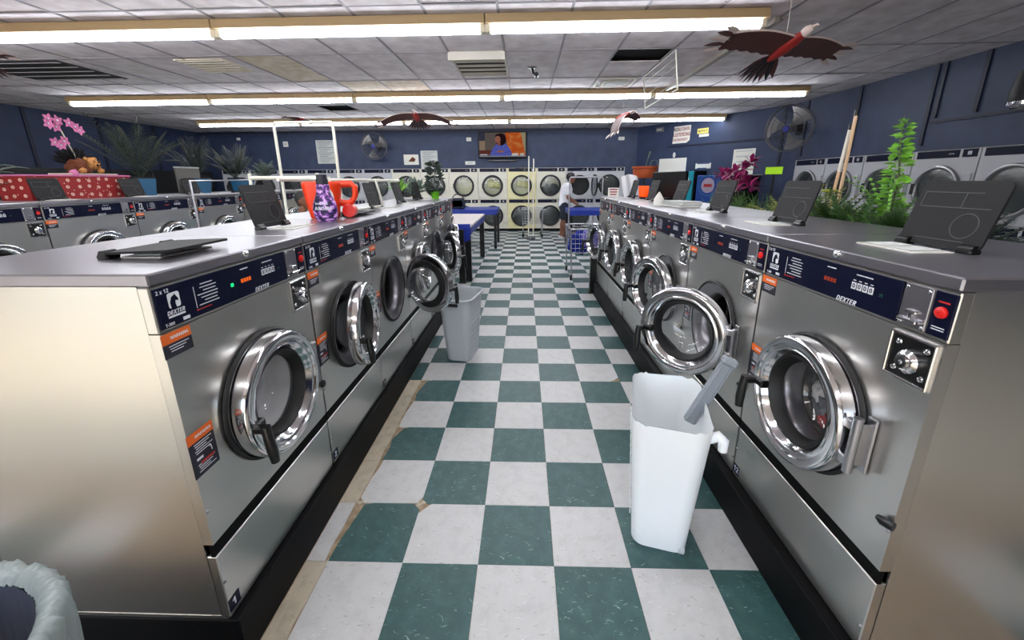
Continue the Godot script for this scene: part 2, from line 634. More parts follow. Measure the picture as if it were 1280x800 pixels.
func build_floor() -> void:
	var g := G.new()
	g.box(Vector3(-1.9, -0.053, -2.6), Vector3(15.6, 0.1, 17.6))
	var fl := struct("floor", g.mesh(), M.subfloor)
	var e := 0.0007
	var sq := PackedVector2Array([Vector2(e, e), Vector2(T - e, e), Vector2(T - e, T - e), Vector2(e, T - e)])
	var variants := []
	for k in 5:
		variants.append(tile_mesh(sq, Vector2(k * 0.37, k * 0.23)))
	# worn tiles along the left machines, corner by corner
	var worn := {
		[-2, -1]: [[0.0, 0.0], [T, 0.0], [T, T], [0.0, T]],
		[-2, 0]: [[0.035, 0.012], [0.075, 0.0], [0.27, 0.0], [T, 0.035], [T, T], [0.0, T], [0.004, 0.22]],
		[-2, 1]: [[0.02, 0.0], [T, 0.0], [T, 0.255], [0.285, 0.3], [0.03, T], [0.0, 0.27], [0.003, 0.16], [0.018, 0.05]],
		[-2, 2]: [[0.045, 0.018], [0.08, 0.0], [T, 0.0], [T, T], [0.012, T], [0.018, 0.2], [0.008, 0.12]],
		[-2, 3]: [[0.024, 0.0], [T, 0.0], [T, T], [0.016, T], [0.006, 0.25], [0.01, 0.14]],
		[-2, 4]: [[0.05, 0.02], [0.09, 0.0], [T, 0.0], [T, T], [0.03, T], [0.015, 0.2]],
		[-1, 0]: [[0.05, 0.0], [T, 0.0], [T, T], [0.0, T], [0.0, 0.055]],
		[-1, 1]: [[0.0, 0.0], [T, 0.0], [T, T], [0.03, T], [0.0, 0.275]],
		[2, 5]: [[0.0, 0.0], [T, 0.0], [T, 0.24], [0.23, T], [0.0, T]],
	}
	var edge_kind := {-3: "b", -2: "b", -1: "b", 0: "w", 1: "b", 2: "b", 3: "b", 4: "b"}
	var single := 0
	var rest := {"w": G.new(), "g": G.new()}
	for j in range(-4, 37):
		for i in range(-30, 19):
			var x0 := i * T
			var z1 := -j * T
			var z0 := z1 - T
			var in_aisle := i >= -2 and i <= 3
			if not in_aisle and z1 > -3.6 and ((x0 > -1.7 and x0 < -0.7) or (x0 > 1.1 and x0 < 1.8)):
				continue
			if z1 > FLOOR_Z0:
				continue
			var green := posmod(i + j, 2) == 0
			if i == -3 and z1 > -3.7:
				continue
			var near: bool = (in_aisle and z1 > -11.0 and (j < 24 or i < 4)) or (z1 <= -3.7 and z1 > -6.3 and i >= -5 and i <= 5)
			if near and single < 292:
				var m: ArrayMesh = variants[posmod(i * 7 + j * 3, 5)]
				if worn.has([i, j]):
					var pl := PackedVector2Array()
					for p in worn[[i, j]]:
						pl.append(Vector2(p[0], p[1]))
					m = tile_mesh(pl, Vector2(i * 0.3, j * 0.3))
				put(fl, "tile", m, M.tile_green if green else M.tile_white, Vector3(x0, 0.0, z0))
				single += 1
			else:
				var gg: G = rest["g" if green else "w"]
				var k := gg.v.size()
				gg.quad(Vector3(x0 + e, 0, z1 - e), Vector3(x0 + T - e, 0, z1 - e), Vector3(x0 + T - e, 0, z0 + e), Vector3(x0 + e, 0, z0 + e), Vector3.UP)
				for q in range(k, k + 4):
					gg.t[q] = Vector2(gg.v[q].x, gg.v[q].z) / 0.8
	# the narrow strip of cut and patched tiles against the left plinth
	for j in range(-3, 13):
		var z1 := -j * T
		var w0 := -0.699
		var kind: String = edge_kind.get(j, "g" if posmod(j - 3, 2) == 0 else "w")
		var r := -0.611 if kind != "w" or j > 4 else -0.622
		var pl := PackedVector2Array([Vector2(w0, e), Vector2(r, e), Vector2(r, T * 0.5), Vector2(r - (0.006 if j < 5 else 0.0), T * 0.8), Vector2(r, T - e), Vector2(w0, T - e)])
		put(fl, "edge_tile", tile_mesh(pl, Vector2(j * 0.13, j * 0.41)), M["tile_beige" if kind == "b" else ("tile_white" if kind == "w" else "tile_green")], Vector3(0, 0, z1 - T))
	# loose chips of tile where four corners have broken away
	for c in [[-0.315, 0.0, 0.022], [-0.292, -0.318, 0.026], [-0.318, -0.297, 0.02], [-0.598, -0.31, 0.02], [-0.61, 0.005, 0.018], [-0.602, -0.93, 0.018], [-0.6, -1.53, 0.02], [0.9, -1.815, 0.02]]:
		var pl := PackedVector2Array()
		for k in 5:
			var th: float = TAU * k / 5.0 + c[0] * 9.0
			pl.append(Vector2(cos(th), sin(th)) * c[2] * (0.7 + 0.3 * sin(k * 2.3 + c[1] * 7)))
		put(fl, "tile_chip", tile_mesh(pl, Vector2(c[0], c[1])), M.tile_beige, Vector3(c[0], -0.0008, c[1]))
	for k in ["w", "g"]:
		var o := put(fl, "tile_field", rest[k].mesh(), M.tile_white if k == "w" else M.tile_green)
		o.set_meta("kind", "stuff")
	# plain cream tiles by the shop front, behind the camera
	var cg := G.new()
	for i in range(-30, 19):
		for j in 16:
			cg.quad(Vector3(i * T + e, 0, FLOOR_Z0 + j * T + 0.02), Vector3(i * T + T - e, 0, FLOOR_Z0 + j * T + 0.02), Vector3(i * T + T - e, 0, FLOOR_Z0 + j * T + T + 0.018), Vector3(i * T + e, 0, FLOOR_Z0 + j * T + T + 0.018), Vector3.UP)
	for q in cg.v.size():
		cg.t[q] = Vector2(cg.v[q].x, cg.v[q].z) / 0.8
	var co := put(fl, "entrance_tile_field", cg.mesh(), M.tile_entrance)
	co.set_meta("kind", "stuff")

func wall_between(a: Vector3, b: Vector3, h: float, th: float) -> ArrayMesh:
	# a slab from a to b on the floor, th thick on the far side
	var d := (b - a)
	var l := d.length()
	var g := G.new()
	g.at((a + b) / 2, Basis(Vector3.UP, -atan2(d.z, d.x)))
	g.box(Vector3(0, h / 2, -th / 2), Vector3(l, h, th))
	return g.mesh()

func build_room() -> void:
	var h := 2.98
	var wb := struct("wall_back", wall_between(Vector3(-9.5, 0, BACK_Z), Vector3(3.45, 0, BACK_Z), h, 0.15), M.wall_blue)
	var wd := struct("wall_back_right", wall_between(Vector3(3.45, 0, BACK_Z), Vector3(5.64, 0, -7.68), h, 0.15), M.wall_blue)
	var wg := G.new()
	wg.box(Vector3(5.715, 2.405, -4.94), Vector3(0.15, 1.15, 5.5))
	var wr := struct("wall_right", wg.mesh(), M.wall_blue)
	wg = G.new()
	wg.box(Vector3(6.0, 0.915, -4.94), Vector3(0.1, 1.83, 5.5))
	wg.box(Vector3(5.8, 0.915, -7.51), Vector3(0.32, 1.83, 0.36))
	struct("wall_right_recess", wg.mesh(), M.wall_blue)
	wg = G.new()
	wg.box(Vector3(5.715, h / 2, 1.98), Vector3(0.15, h, 8.3))
	struct("wall_right_front", wg.mesh(), M.wall_blue)
	struct("wall_left", wall_between(Vector3(-9.5, 0, 6.1), Vector3(-9.5, 0, BACK_Z), h, 0.15), M.wall_blue)
	# panel seams and battens
	for xx in [-8.1, -6.55, -4.95, -3.35, -2.4, -1.75, -0.2, 1.4, 2.6]:
		put(wb, "batten", boxmesh(Vector3(0.018, 1.1, 0.006)), M.wall_blue, Vector3(xx, 2.38, BACK_Z + 0.002))
	put(wb, "cornice", boxmesh(Vector3(12.9, 0.07, 0.02)), M.batten_blue, Vector3(-3.05, 2.88, BACK_Z + 0.01))
	for b in [[-5.995, 1.9, 2.92], [-4.757, 1.9, 2.92], [-4.651, 2.24, 2.92], [-4.15, 2.24, 2.92], [-7.25, 1.9, 2.92], [-3.0, 1.9, 2.92], [-1.6, 1.9, 2.92]]:
		put(wr, "batten", boxmesh(Vector3(0.02, b[2] - b[1], 0.05)), M.batten_blue, Vector3(5.63, (b[1] + b[2]) / 2, b[0]))
	put(wr, "batten", boxmesh(Vector3(0.02, 0.035, 3.2)), M.batten_blue, Vector3(5.63, 2.19, -3.1))
	var dd := Vector3(2.19, 0, 3.47).normalized()
	for b in [[2.55, 2.9, 2.31, 0.035], [3.95, 0.05, 2.3, 1.25]]:
		var o := put(wd, "batten", boxmesh(Vector3(b[1], b[3], 0.02)), M.batten_blue, Vector3(3.45, b[2], BACK_Z) + dd * b[0] + Vector3(-dd.z, 0, dd.x) * 0.008)
		o.rotation.y = -atan2(dd.z, dd.x)
	# left wall battens
	var wl: Node = get_node("wall_left")
	for z in [-9.6, -8.2, -6.8, -5.4]:
		put(wl, "batten", boxmesh(Vector3(0.03, 1.3, 0.06)), M.batten_blue, Vector3(-9.49, 2.27, z))
	# shop front behind the camera: cream piers and a brown wall, with glazed openings on the left
	var fz := 6.1
	var gf := G.new()
	gf.box(Vector3(-2.0, 2.72, fz + 0.1), Vector3(15.6, 0.5, 0.2))
	gf.box(Vector3(-9.2, 1.25, fz + 0.1), Vector3(0.9, 2.5, 0.2))
	gf.box(Vector3(-4.6, 1.25, fz + 0.1), Vector3(0.35, 2.5, 0.2))
	gf.box(Vector3(1.5, 1.25, fz + 0.1), Vector3(0.35, 2.5, 0.2))
	var wf := struct("wall_front", gf.mesh(), M.cream_wall)
	put(wf, "wall_panel", boxmesh(Vector3(4.1, 2.5, 0.2)), M.brown_wall, Vector3(3.73, 1.25, fz + 0.1))
	var n := 1
	for sp in [[-8.75, -4.775], [-4.425, 1.325]]:
		var w: float = sp[1] - sp[0]
		var wn := struct("window_%d" % n, boxmesh(Vector3(w, 2.4, 0.012)), M.glass)
		wn.position = Vector3((sp[0] + sp[1]) / 2, 1.25, fz + 0.1)
		for k in 4:
			put(wn, "mullion", boxmesh(Vector3(0.05, 2.42, 0.06)), M.fan_grey, Vector3(-w / 2 + w * k / 3.0, 0, 0))
		n += 1
	var gg := G.new()
	gg.box(Vector3(-2, -0.11, 12.3), Vector3(40, 0.1, 12))
	struct("floor_pavement", gg.mesh(), M.concrete)

const CX := 0.645
const CZ := 1.30
const CY := 2.92

func build_ceiling() -> void:
	var g := G.new()
	g.box(Vector3(-1.95, CY + 0.11, -2.6), Vector3(15.8, 0.1, 17.7))
	var ce := struct("ceiling", g.mesh(), M.ceiling_dark)
	# lay-in tiles at the grid read from the photograph: lines at x = 0.60 + 0.645 k, z = -2.60 - 1.30 k
	var tl := boxmesh(Vector3(CX - 0.02, 0.012, CZ - 0.02))
	var rnd := RandomNumberGenerator.new()
	rnd.seed = 5
	var open := {[2, -1]: 1}
	var rest := G.new()
	for k in range(-16, 8):
		for r in range(-6, 7):
			var xc := 0.60 + CX * (k + 0.5)
			var zc := -2.60 - CZ * (r + 0.5)
			if xc > 5.9 or xc < -9.8 or zc < -11.5:
				continue
			if (k == 1 and r == 1) or (k == -7 and r == 3):
				continue            # an opening: half a tile is added below
			if r < -1:
				rest.box(Vector3(xc, CY + 0.006 + rnd.randf() * 0.003, zc), Vector3(CX - 0.02, 0.012, CZ - 0.02))
				continue
			var st := (k == -5 and r == 2) or (k == -6 and r == 1) or (k == -4 and r == 2)
			var o := put(ce, "ceiling_tile", tl, M.ceiling_stained if st else M.ceiling_tile, Vector3(xc, CY + 0.006 + rnd.randf() * 0.004, zc))
			o.rotation = Vector3(rnd.randf_range(-0.004, 0.004), 0, rnd.randf_range(-0.004, 0.004))
	put(ce, "ceiling_tile", boxmesh(Vector3(CX - 0.02, 0.012, 0.75)), M.ceiling_tile, Vector3(0.60 + CX * 1.5, CY + 0.006, -4.80))
	put(ce, "ceiling_tile", boxmesh(Vector3(CX - 0.02, 0.012, 0.6)), M.ceiling_tile, Vector3(0.60 - CX * 6.5, CY + 0.006, -6.85))
	var ro := put(ce, "ceiling_tile_field", rest.mesh(), M.ceiling_tile)
	ro.set_meta("kind", "stuff")
	for k in range(-16, 9):
		var xx := 0.60 + CX * k
		if xx > -9.5 and xx < 5.6:
			put(ce, "grid_bar", boxmesh(Vector3(0.024, 0.008, 17.0)), M.ceiling_grid, Vector3(xx, CY - 0.001, -2.6))
	for r in range(-6, 8):
		var zz := -2.60 - CZ * r
		if zz > BACK_Z and zz < 6.0:
			put(ce, "cross_bar", boxmesh(Vector3(15.1, 0.007, 0.022)), M.ceiling_grid, Vector3(-1.93, CY - 0.001, zz))
	# supply vent with deep slats
	var v := thing("ceiling_vent", "cream louvred air vent hanging from the ceiling before the television", "vent", Vector3(-0.37, CY, -4.4))
	put(v, "frame_end", boxmesh(Vector3(0.66, 0.09, 0.03), 0.004), M.vent_white, Vector3(0, -0.045, 0.5))
	put(v, "frame_end", boxmesh(Vector3(0.66, 0.03, 0.03), 0.004), M.vent_white, Vector3(0, -0.015, -0.5))
	for s in [-1, 1]:
		put(v, "frame_side", boxmesh(Vector3(0.025, 0.03, 1.0), 0.004), M.vent_white, Vector3(s * 0.32, -0.015, 0))
	put(v, "backing", boxmesh(Vector3(0.62, 0.006, 0.98)), M.ceiling_dark, Vector3(0, -0.004, 0))
	for k in 5:
		var sl := put(v, "slat", boxmesh(Vector3(0.61, 0.03, 0.012)), M.vent_white, Vector3(0, -0.016, 0.36 - k * 0.19))
		sl.rotation.x = 0.7
	var q := thing("ceiling_vent", "square white ceiling diffuser beside the dark ceiling opening", "vent", Vector3(1.55, CY - 0.002, -5.5))
	for e in [[0.27, 0.03], [0.17, 0.05]]:
		for s in [-1, 1]:
			put(q, "frame_side", boxmesh(Vector3(0.03, 0.02, e[0] * 2.0)), M.vent_white, Vector3(s * e[0], -e[1] * 0.4, 0))
			put(q, "frame_end", boxmesh(Vector3(e[0] * 2.0, 0.02, 0.03)), M.vent_white, Vector3(0, -e[1] * 0.4, s * e[0]))
	put(q, "plate", boxmesh(Vector3(0.28, 0.008, 0.28)), M.paper_dim, Vector3(0, -0.03, 0))
	q = thing("ceiling_vent", "flat stained ceiling grille above the far left washers", "vent", Vector3(-3.75, CY - 0.004, -4.3))
	put(q, "plate", boxmesh(Vector3(0.6, 0.01, 0.6)), M.ceiling_stained, Vector3.ZERO)
	for k in 6:
		put(q, "slat", boxmesh(Vector3(0.56, 0.008, 0.02)), M.vent_white, Vector3(0, -0.008, -0.25 + k * 0.1))
	q = thing("ceiling_vent", "dark slotted return grille in the ceiling at far left", "vent", Vector3(-6.1, CY - 0.006, -4.4))
	put(q, "backing", boxmesh(Vector3(1.3, 0.01, 0.9)), M.ceiling_dark, Vector3.ZERO)
	for k in 5:
		put(q, "slat", boxmesh(Vector3(1.26, 0.012, 0.02)), M.ceiling_grid, Vector3(0, -0.006, -0.4 + k * 0.2))
	q = thing("ceiling_bracket", "small black camera bracket on the ceiling right of the vent", "bracket", Vector3(0.28, CY, -4.62))
	put(q, "plate", boxmesh(Vector3(0.12, 0.012, 0.1)), M.black_plastic, Vector3(0, -0.008, 0))
	var gb := G.new()
	gb.tube([Vector3(0, 0, 0), Vector3(0.02, -0.07, 0), Vector3(0.05, -0.09, 0.03)], 0.016, 8)
	put(q, "arm", gb.mesh(), M.black_plastic)
	gb = G.new()
	gb.lathe([Vector2(0.001, -0.05), Vector2(0.03, -0.05), Vector2(0.03, 0.04), Vector2(0.001, 0.04)], 12)
	put(q, "head", gb.mesh(), M.black_plastic, Vector3(0.06, -0.10, 0.04))
	# hinged panel hanging open beside the opening
	q = thing("hanging_grille", "white wire grille hanging open from the dark ceiling opening", "grille", Vector3(1.92, CY, -4.6))
	for z in [-0.65, 0.65]:
		put(q, "rail", rod(Vector3(0, 0, z), Vector3(0.06, -0.42, z), 0.009).mesh(), M.pvc_white)
	for k in 2:
		put(q, "rail", rod(Vector3(0.06 * k, -0.42 * k, -0.65), Vector3(0.06 * k, -0.42 * k, 0.65), 0.009).mesh(), M.pvc_white)
	for k in 4:
		put(q, "wire", rod(Vector3(0.012 * (k + 1), -0.084 * (k + 1), -0.65), Vector3(0.012 * (k + 1), -0.084 * (k + 1), 0.65), 0.004, 6).mesh(), M.pvc_white)
	# surface raceway between the first two lamp rows
	q = thing("cable_raceway", "cream surface raceway running along the ceiling between lamp rows", "raceway", Vector3(2.5, CY, -4.5))
	put(q, "channel", boxmesh(Vector3(0.05, 0.05, 3.0), 0.005), M.raceway, Vector3(0, -0.026, 0))
	put(q, "channel", boxmesh(Vector3(0.03, 0.03, 3.0), 0.004), M.raceway, Vector3(0.06, -0.016, 0))
	put(q, "junction_box", boxmesh(Vector3(0.12, 0.07, 0.14), 0.006), M.raceway, Vector3(0, -0.04, 1.2))

func build_lamps() -> void:
	var rows := [[2.6, -5.2, 2.33], [-0.3 + 0.0, -5.2, 2.33], [-2.87, -7.7, 2.33], [-6.05, -7.7, 4.81], [-8.87, -7.7, 4.83]]
	var names := ["behind the entrance row", "overhead at the row ends", "front lamp row", "middle lamp row", "rear lamp row"]
	var ht := boxmesh(Vector3(2.49, 0.075, 0.155), 0.004)
	var hold := boxmesh(Vector3(0.05, 0.085, 0.07), 0.006)
	var gt := G.new()
	gt.at(Vector3.ZERO, Basis(Vector3.UP, PI / 2))
	gt.lathe([Vector2(0.001, -1.2), Vector2(0.036, -1.2), Vector2(0.036, 1.2), Vector2(0.001, 1.2)], 14)
	var tm := gt.mesh()
	var ends := ["right end", "second from the right end", "third from the right end", "fourth from the right end", "left end"]
	for r in rows.size():
		var z: float = rows[r][0]
		var x1: float = rows[r][2]
		var k := 0
		while x1 - 2.0 > rows[r][1]:
			var xc := x1 - 1.25
			var f := thing("strip_light", "cream fluorescent strip fitting, %s of the %s" % [ends[k], names[r]], "light", Vector3(xc, 0, z), 0.0, "fluorescent strip fittings")
			put(f, "housing", ht, M.housing_cream, Vector3(0, CY - 0.04, 0))
			put(f, "tube", tm, M.tube, Vector3(0, 2.812, 0))
			for s in [-1, 1]:
				put(f, "lampholder", hold, M.holder_white, Vector3(s * 1.225, 2.822, 0))
			var al := AreaLight3D.new()
			al.name = "lamp"
			al.area_size = Vector2(2.4, 0.07)
			al.light_energy = 0.75
			al.light_color = Color(0.95, 0.97, 1.0)
			al.area_range = 30.0
			al.area_attenuation = 2.0
			al.shadow_enabled = true
			al.position = Vector3(0, 2.772, 0)
			al.rotation.x = -PI / 2
			f.add_child(al)
			x1 -= 2.5
			k += 1

# ------------------------------------------------------------------ washers
const WH := 1.102        # cabinet height
const WD := 0.68         # cabinet depth
const DY := 0.595        # door centre height
const DR := 0.215        # door radius

func dcx(w: float) -> float:
	return w * 0.505

func front_with_hole(w: float, y0: float, y1: float, cx: float, cy: float, r: float, th: float) -> ArrayMesh:
	var g := G.new()
	var m := 64
	var inner := []
	var outer := []
	for j in m:
		var a := TAU * j / m
		var d := Vector2(cos(a), sin(a))
		inner.append(Vector2(cx, cy) + d * r)
		var s := INF
		if d.x > 1e-6:
			s = minf(s, (w - 0.005 - cx) / d.x)
		if d.x < -1e-6:
			s = minf(s, (0.005 - cx) / d.x)
		if d.y > 1e-6:
			s = minf(s, (y1 - cy) / d.y)
		if d.y < -1e-6:
			s = minf(s, (y0 - cy) / d.y)
		outer.append(Vector2(cx, cy) + d * s)
	# put the nearest samples on the corners
	for c in [Vector2(0.005, y0), Vector2(w - 0.005, y0), Vector2(w - 0.005, y1), Vector2(0.005, y1)]:
		var best := 0
		for j in m:
			if outer[j].distance_to(c) < outer[best].distance_to(c):
				best = j
		outer[best] = c
	for j in m:
		var k := (j + 1) % m
		var a: Vector2 = inner[j]
		var b: Vector2 = outer[j]
		var c: Vector2 = outer[k]
		var d: Vector2 = inner[k]
		g.quad(Vector3(a.x, a.y, 0), Vector3(b.x, b.y, 0), Vector3(c.x, c.y, 0), Vector3(d.x, d.y, 0), Vector3.BACK)
		g.quad(Vector3(b.x, b.y, 0), Vector3(c.x, c.y, 0), Vector3(c.x, c.y, -th), Vector3(b.x, b.y, -th), Vector3(b.x - cx, b.y - cy, 0))
		g.quad(Vector3(a.x, a.y, 0), Vector3(d.x, d.y, 0), Vector3(d.x, d.y, -th), Vector3(a.x, a.y, -th), Vector3(cx - a.x, cy - a.y, 0))
	return g.mesh()

func washer_meshes(w: float) -> Dictionary:
	var key := "washer%s" % w
	if cache.has(key):
		return cache[key]
	var c := {}
	var cx := dcx(w)
	var g := G.new()
	for s in [0.009, w - 0.009]:
		g.box(Vector3(s, WH / 2 - 0.016, -0.356), Vector3(0.005, WH - 0.032, 0.648))
	g.box(Vector3(w / 2, WH / 2, -WD + 0.003), Vector3(w - 0.01, WH - 0.04, 0.005))
	g.box(Vector3(w / 2, 0.006, -WD / 2), Vector3(w - 0.01, 0.01, WD - 0.02))
	c.cabinet = g.mesh()
	c.front = front_with_hole(w, 0.287, 0.945, cx, DY, 0.196, 0.03)
	g = G.new()
	g.box(Vector3(w / 2, 0.124, -0.015), Vector3(w - 0.010, 0.236, 0.03), 0.003)
	c.lower = g.mesh()
	g = G.new()
	g.box(Vector3(w / 2, 0.2645, -0.009), Vector3(w - 0.011, 0.046, 0.012))
	c.strip = g.mesh()
	g = G.new()
	g.box(Vector3(w / 2, WH - 0.016, -WD / 2 + 0.003), Vector3(w - 0.004, 0.032, WD + 0.006), 0.004)
	c.top = g.mesh()
	g = G.new()
	g.box(Vector3(w / 2, 1.007, -0.017), Vector3(w - 0.010, 0.122, 0.03), 0.003)
	c.bezel = g.mesh()
	var n1 := w - 0.136
	g = G.new()
	g.box(Vector3((0.012 + n1) / 2, 1.008, 0.0), Vector3(n1 - 0.012, 0.106, 0.006), 0.0015)
	c.panel = g.mesh()
	g = G.new()
	g.box(Vector3(w - 0.031, 1.008, 0.0), Vector3(0.05, 0.106, 0.006), 0.0015)
	c.stop_panel = g.mesh()
	g = G.new()
	g.box(Vector3(w - 0.096, 1.008, 0.0), Vector3(0.072, 0.106, 0.007), 0.002)
	c.coin = g.mesh()
	g = G.new()
	g.box(Vector3(w - 0.096, 0.995, 0.006), Vector3(0.03, 0.008, 0.012), 0.002)
	g.box(Vector3(w - 0.096, 0.973, 0.008), Vector3(0.052, 0.008, 0.02), 0.002)
	g.box(Vector3(w - 0.096, 0.984, 0.005), Vector3(0.007, 0.024, 0.008))
	c.coin_slide = g.mesh()
	g = G.new()
	g.lathe([Vector2(0.005, 0.0), Vector2(0.004, 0.002), Vector2(0.001, 0.003)], 8)
	c.coin_screw = g.mesh()
	g = G.new()
	g.at(Vector3(w - 0.031, 1.014, 0.002))
	g.lathe([Vector2(0.014, 0.0), Vector2(0.0135, 0.006), Vector2(0.010, 0.009), Vector2(0.001, 0.0105)], 20)
	c.stop = g.mesh()
	# white print on the panel: model, horse badge, programme lines, captions
	var k := w / 0.70
	g = G.new()
	g.text("2 x 12", 0.010, Vector3(0.034 * k, 1.050, 0.0032), Basis.IDENTITY, 0.0006, true)
	g.text("T-300", 0.008, Vector3(0.036 * k, 0.963, 0.0032), Basis.IDENTITY, 0.0006, true)
	g.text("DEXTER", 0.011, Vector3(0.062 * k, 0.991, 0.0032), Basis(Vector3(1, 0, 0), Vector3(0.2, 1, 0), Vector3.BACK), 0.0006, true)
	g.text("DEXTER", 0.015, Vector3(0.41 * k, 0.962, 0.0032), Basis(Vector3(1, 0, 0), Vector3(0.3, 1, 0), Vector3.BACK), 0.0006, true)
	g.box(Vector3(0.062 * k, 0.981, 0.0034), Vector3(0.052, 0.005, 0.0006))
	g.box(Vector3(0.088 * k, 0.965, 0.0034), Vector3(0.022, 0.009, 0.0006))
	for s in 7:
		g.box(Vector3(0.175 * k + (s % 3) * 0.004, 1.040 - s * 0.0095, 0.0034), Vector3(0.075 - (s % 3) * 0.014 - (0.03 if s == 0 else 0.0), 0.0024, 0.0006))
	g.box(Vector3(0.128 * k, 1.008, 0.0034), Vector3(0.0015, 0.06, 0.0006))
	g.box(Vector3(0.335 * k, 1.045, 0.0034), Vector3(0.036, 0.0032, 0.0006))
	g.box(Vector3(0.455 * k, 1.045, 0.0034), Vector3(0.056, 0.0032, 0.0006))
	for s in 4:
		g.box(Vector3((0.426 + s * 0.019) * k, 1.012, 0.0034), Vector3(0.016, 0.02, 0.0006))
		g.box(Vector3((0.426 + s * 0.019) * k, 1.028, 0.0034), Vector3(0.009, 0.0024, 0.0006))
	for s in 2:
		g.box(Vector3(w - 0.031, 0.978 - s * 0.006, 0.0034), Vector3(0.03, 0.002, 0.0006))
	# badge: a rounded square with the horse's head left open
	g.at(Vector3(0.062 * k, 1.022, 0))
	var sqr := rrect(0.036, 0.04, 0.006, 4)
	var horse := PackedVector2Array([Vector2(-0.012, -0.03), Vector2(-0.013, -0.004), Vector2(-0.007, 0.009), Vector2(0.002, 0.013), Vector2(0.005, 0.017), Vector2(0.007, 0.011), Vector2(0.014, 0.0), Vector2(0.012, -0.005), Vector2(0.005, -0.002), Vector2(0.003, -0.008), Vector2(0.006, -0.03)])
	for pl in Geometry2D.clip_polygons(sqr, horse):
		g.ext(pl, 0.0030, 0.0037)
	c.print_white = g.mesh()
	g = G.new()
	g.box(Vector3(0.155 * k, 0.972, 0.0034), Vector3(0.05, 0.0025, 0.0006))
	g.box(Vector3(0.128 * k, 0.972, 0.0034), Vector3(0.005, 0.005, 0.0006))
	g.box(Vector3(w - 0.031, 1.038, 0.0034), Vector3(0.026, 0.004, 0.0006))
	c.print_red = g.mesh()
	g = G.new()
	for s in 4:
		g.text("0", 0.013, Vector3((0.426 + s * 0.019) * k, 1.012, 0.0038), Basis.IDENTITY, 0.0005, true)
	c.digits = g.mesh()
	g = G.new()
	for s in 4:
		g.box(Vector3((0.318 + s * 0.0125) * k, 1.008, 0.0036), Vector3(0.0095, 0.012, 0.0016), 0.0004)
	c.display = g.mesh()
	g = G.new()
	g.box(Vector3(0.272 * k, 1.006, 0.004), Vector3(0.011, 0.011, 0.003), 0.001)
	c.led = g.mesh()
	g = G.new()
	g.text("25", 0.009, Vector3(0.515 * k, 1.008, 0.0034), Basis.IDENTITY, 0.0006, true)
	c.price = g.mesh()
	# coin box door in its black recess
	g = G.new()
	var bx := w - 0.076
	g.box(Vector3(bx, 0.877, 0.001), Vector3(0.108, 0.108, 0.004))
	c.box_plate = g.mesh()
	g = G.new()
	for s in [-1, 1]:
		g.box(Vector3(bx + s * 0.057, 0.877, 0.003), Vector3(0.007, 0.121, 0.009), 0.002)
		g.box(Vector3(bx, 0.877 + s * 0.057, 0.003), Vector3(0.121, 0.007, 0.009), 0.002)
	c.box_frame = g.mesh()
	g = G.new()
	g.at(Vector3(bx + 0.006, 0.873, 0.002))
	g.lathe([Vector2(0.031, 0.0), Vector2(0.030, 0.012), Vector2(0.022, 0.02), Vector2(0.018, 0.021), Vector2(0.016, 0.027), Vector2(0.006, 0.027), Vector2(0.005, 0.02), Vector2(0.001, 0.02)], 28)
	c.lock = g.mesh()
	# stickers
	for q in [["a", 0.065, 0.028], ["b", 0.135, 0.03]]:
		g = G.new()
		g.box(Vector3(0.047, q[1] / 2, 0.0006), Vector3(0.09, q[1], 0.0012))
		c["sticker_" + q[0]] = g.mesh()
		g = G.new()
		g.box(Vector3(0.047, q[1] - q[2] / 2, 0.0014), Vector3(0.09, q[2], 0.001))
		c["sticker_head_" + q[0]] = g.mesh()
		g = G.new()
		var rows := int((q[1] - q[2] - 0.01) / 0.007)
		for s in rows:
			if q[0] == "b" and s > 4 and s < 9:
				continue
			g.box(Vector3(0.05 - (s % 3) * 0.004, q[1] - q[2] - 0.008 - s * 0.007, 0.0014), Vector3(0.062 - (s % 3) * 0.012, 0.0022, 0.0006))
		if q[0] == "b":
			g.box(Vector3(0.03, 0.052, 0.0014), Vector3(0.022, 0.007, 0.0006))
			g.tube([Vector3(0.066, 0.065, 0.0014), Vector3(0.072, 0.068, 0.0014), Vector3(0.074, 0.05, 0.0014)], 0.0016, 5)
		g.text("WARNING", 0.0085, Vector3(0.056, q[1] - q[2] * 0.5, 0.002), Basis.IDENTITY, 0.0004, true)
		c["sticker_text_" + q[0]] = g.mesh()
	g = G.new()
	g.box(Vector3(0.055, 0.036, 0.0014), Vector3(0.05, 0.008, 0.0006))
	c.sticker_bar = g.mesh()
	# fixed ring and drum behind the door
	g = G.new()
	g.at(Vector3(cx, DY, 0))
	g.lathe([Vector2(0.205, -0.03), Vector2(0.216, -0.004), Vector2(0.216, 0.008), Vector2(0.212, 0.013), Vector2(0.206, 0.012), Vector2(0.2, 0.004), Vector2(0.19, -0.004), Vector2(0.172, -0.012), Vector2(0.158, -0.024), Vector2(0.152, -0.05), Vector2(0.154, -0.075)], 56, 0.9)
	c.ring = g.mesh()
	g = G.new()
	g.at(Vector3(cx, DY, 0))
	g.lathe([Vector2(0.214, 0.001), Vector2(0.226, 0.001), Vector2(0.229, 0.006), Vector2(0.226, 0.013), Vector2(0.22, 0.016), Vector2(0.214, 0.012)], 56, 0.9)
	c.boot = g.mesh()
	g = G.new()
	g.at(Vector3(cx, DY, 0))
	g.lathe([Vector2(0.158, -0.05), Vector2(0.158, -0.085), Vector2(0.262, -0.09), Vector2(0.262, -0.44), Vector2(0.25, -0.46), Vector2(0.001, -0.47)], 48, 0.5)
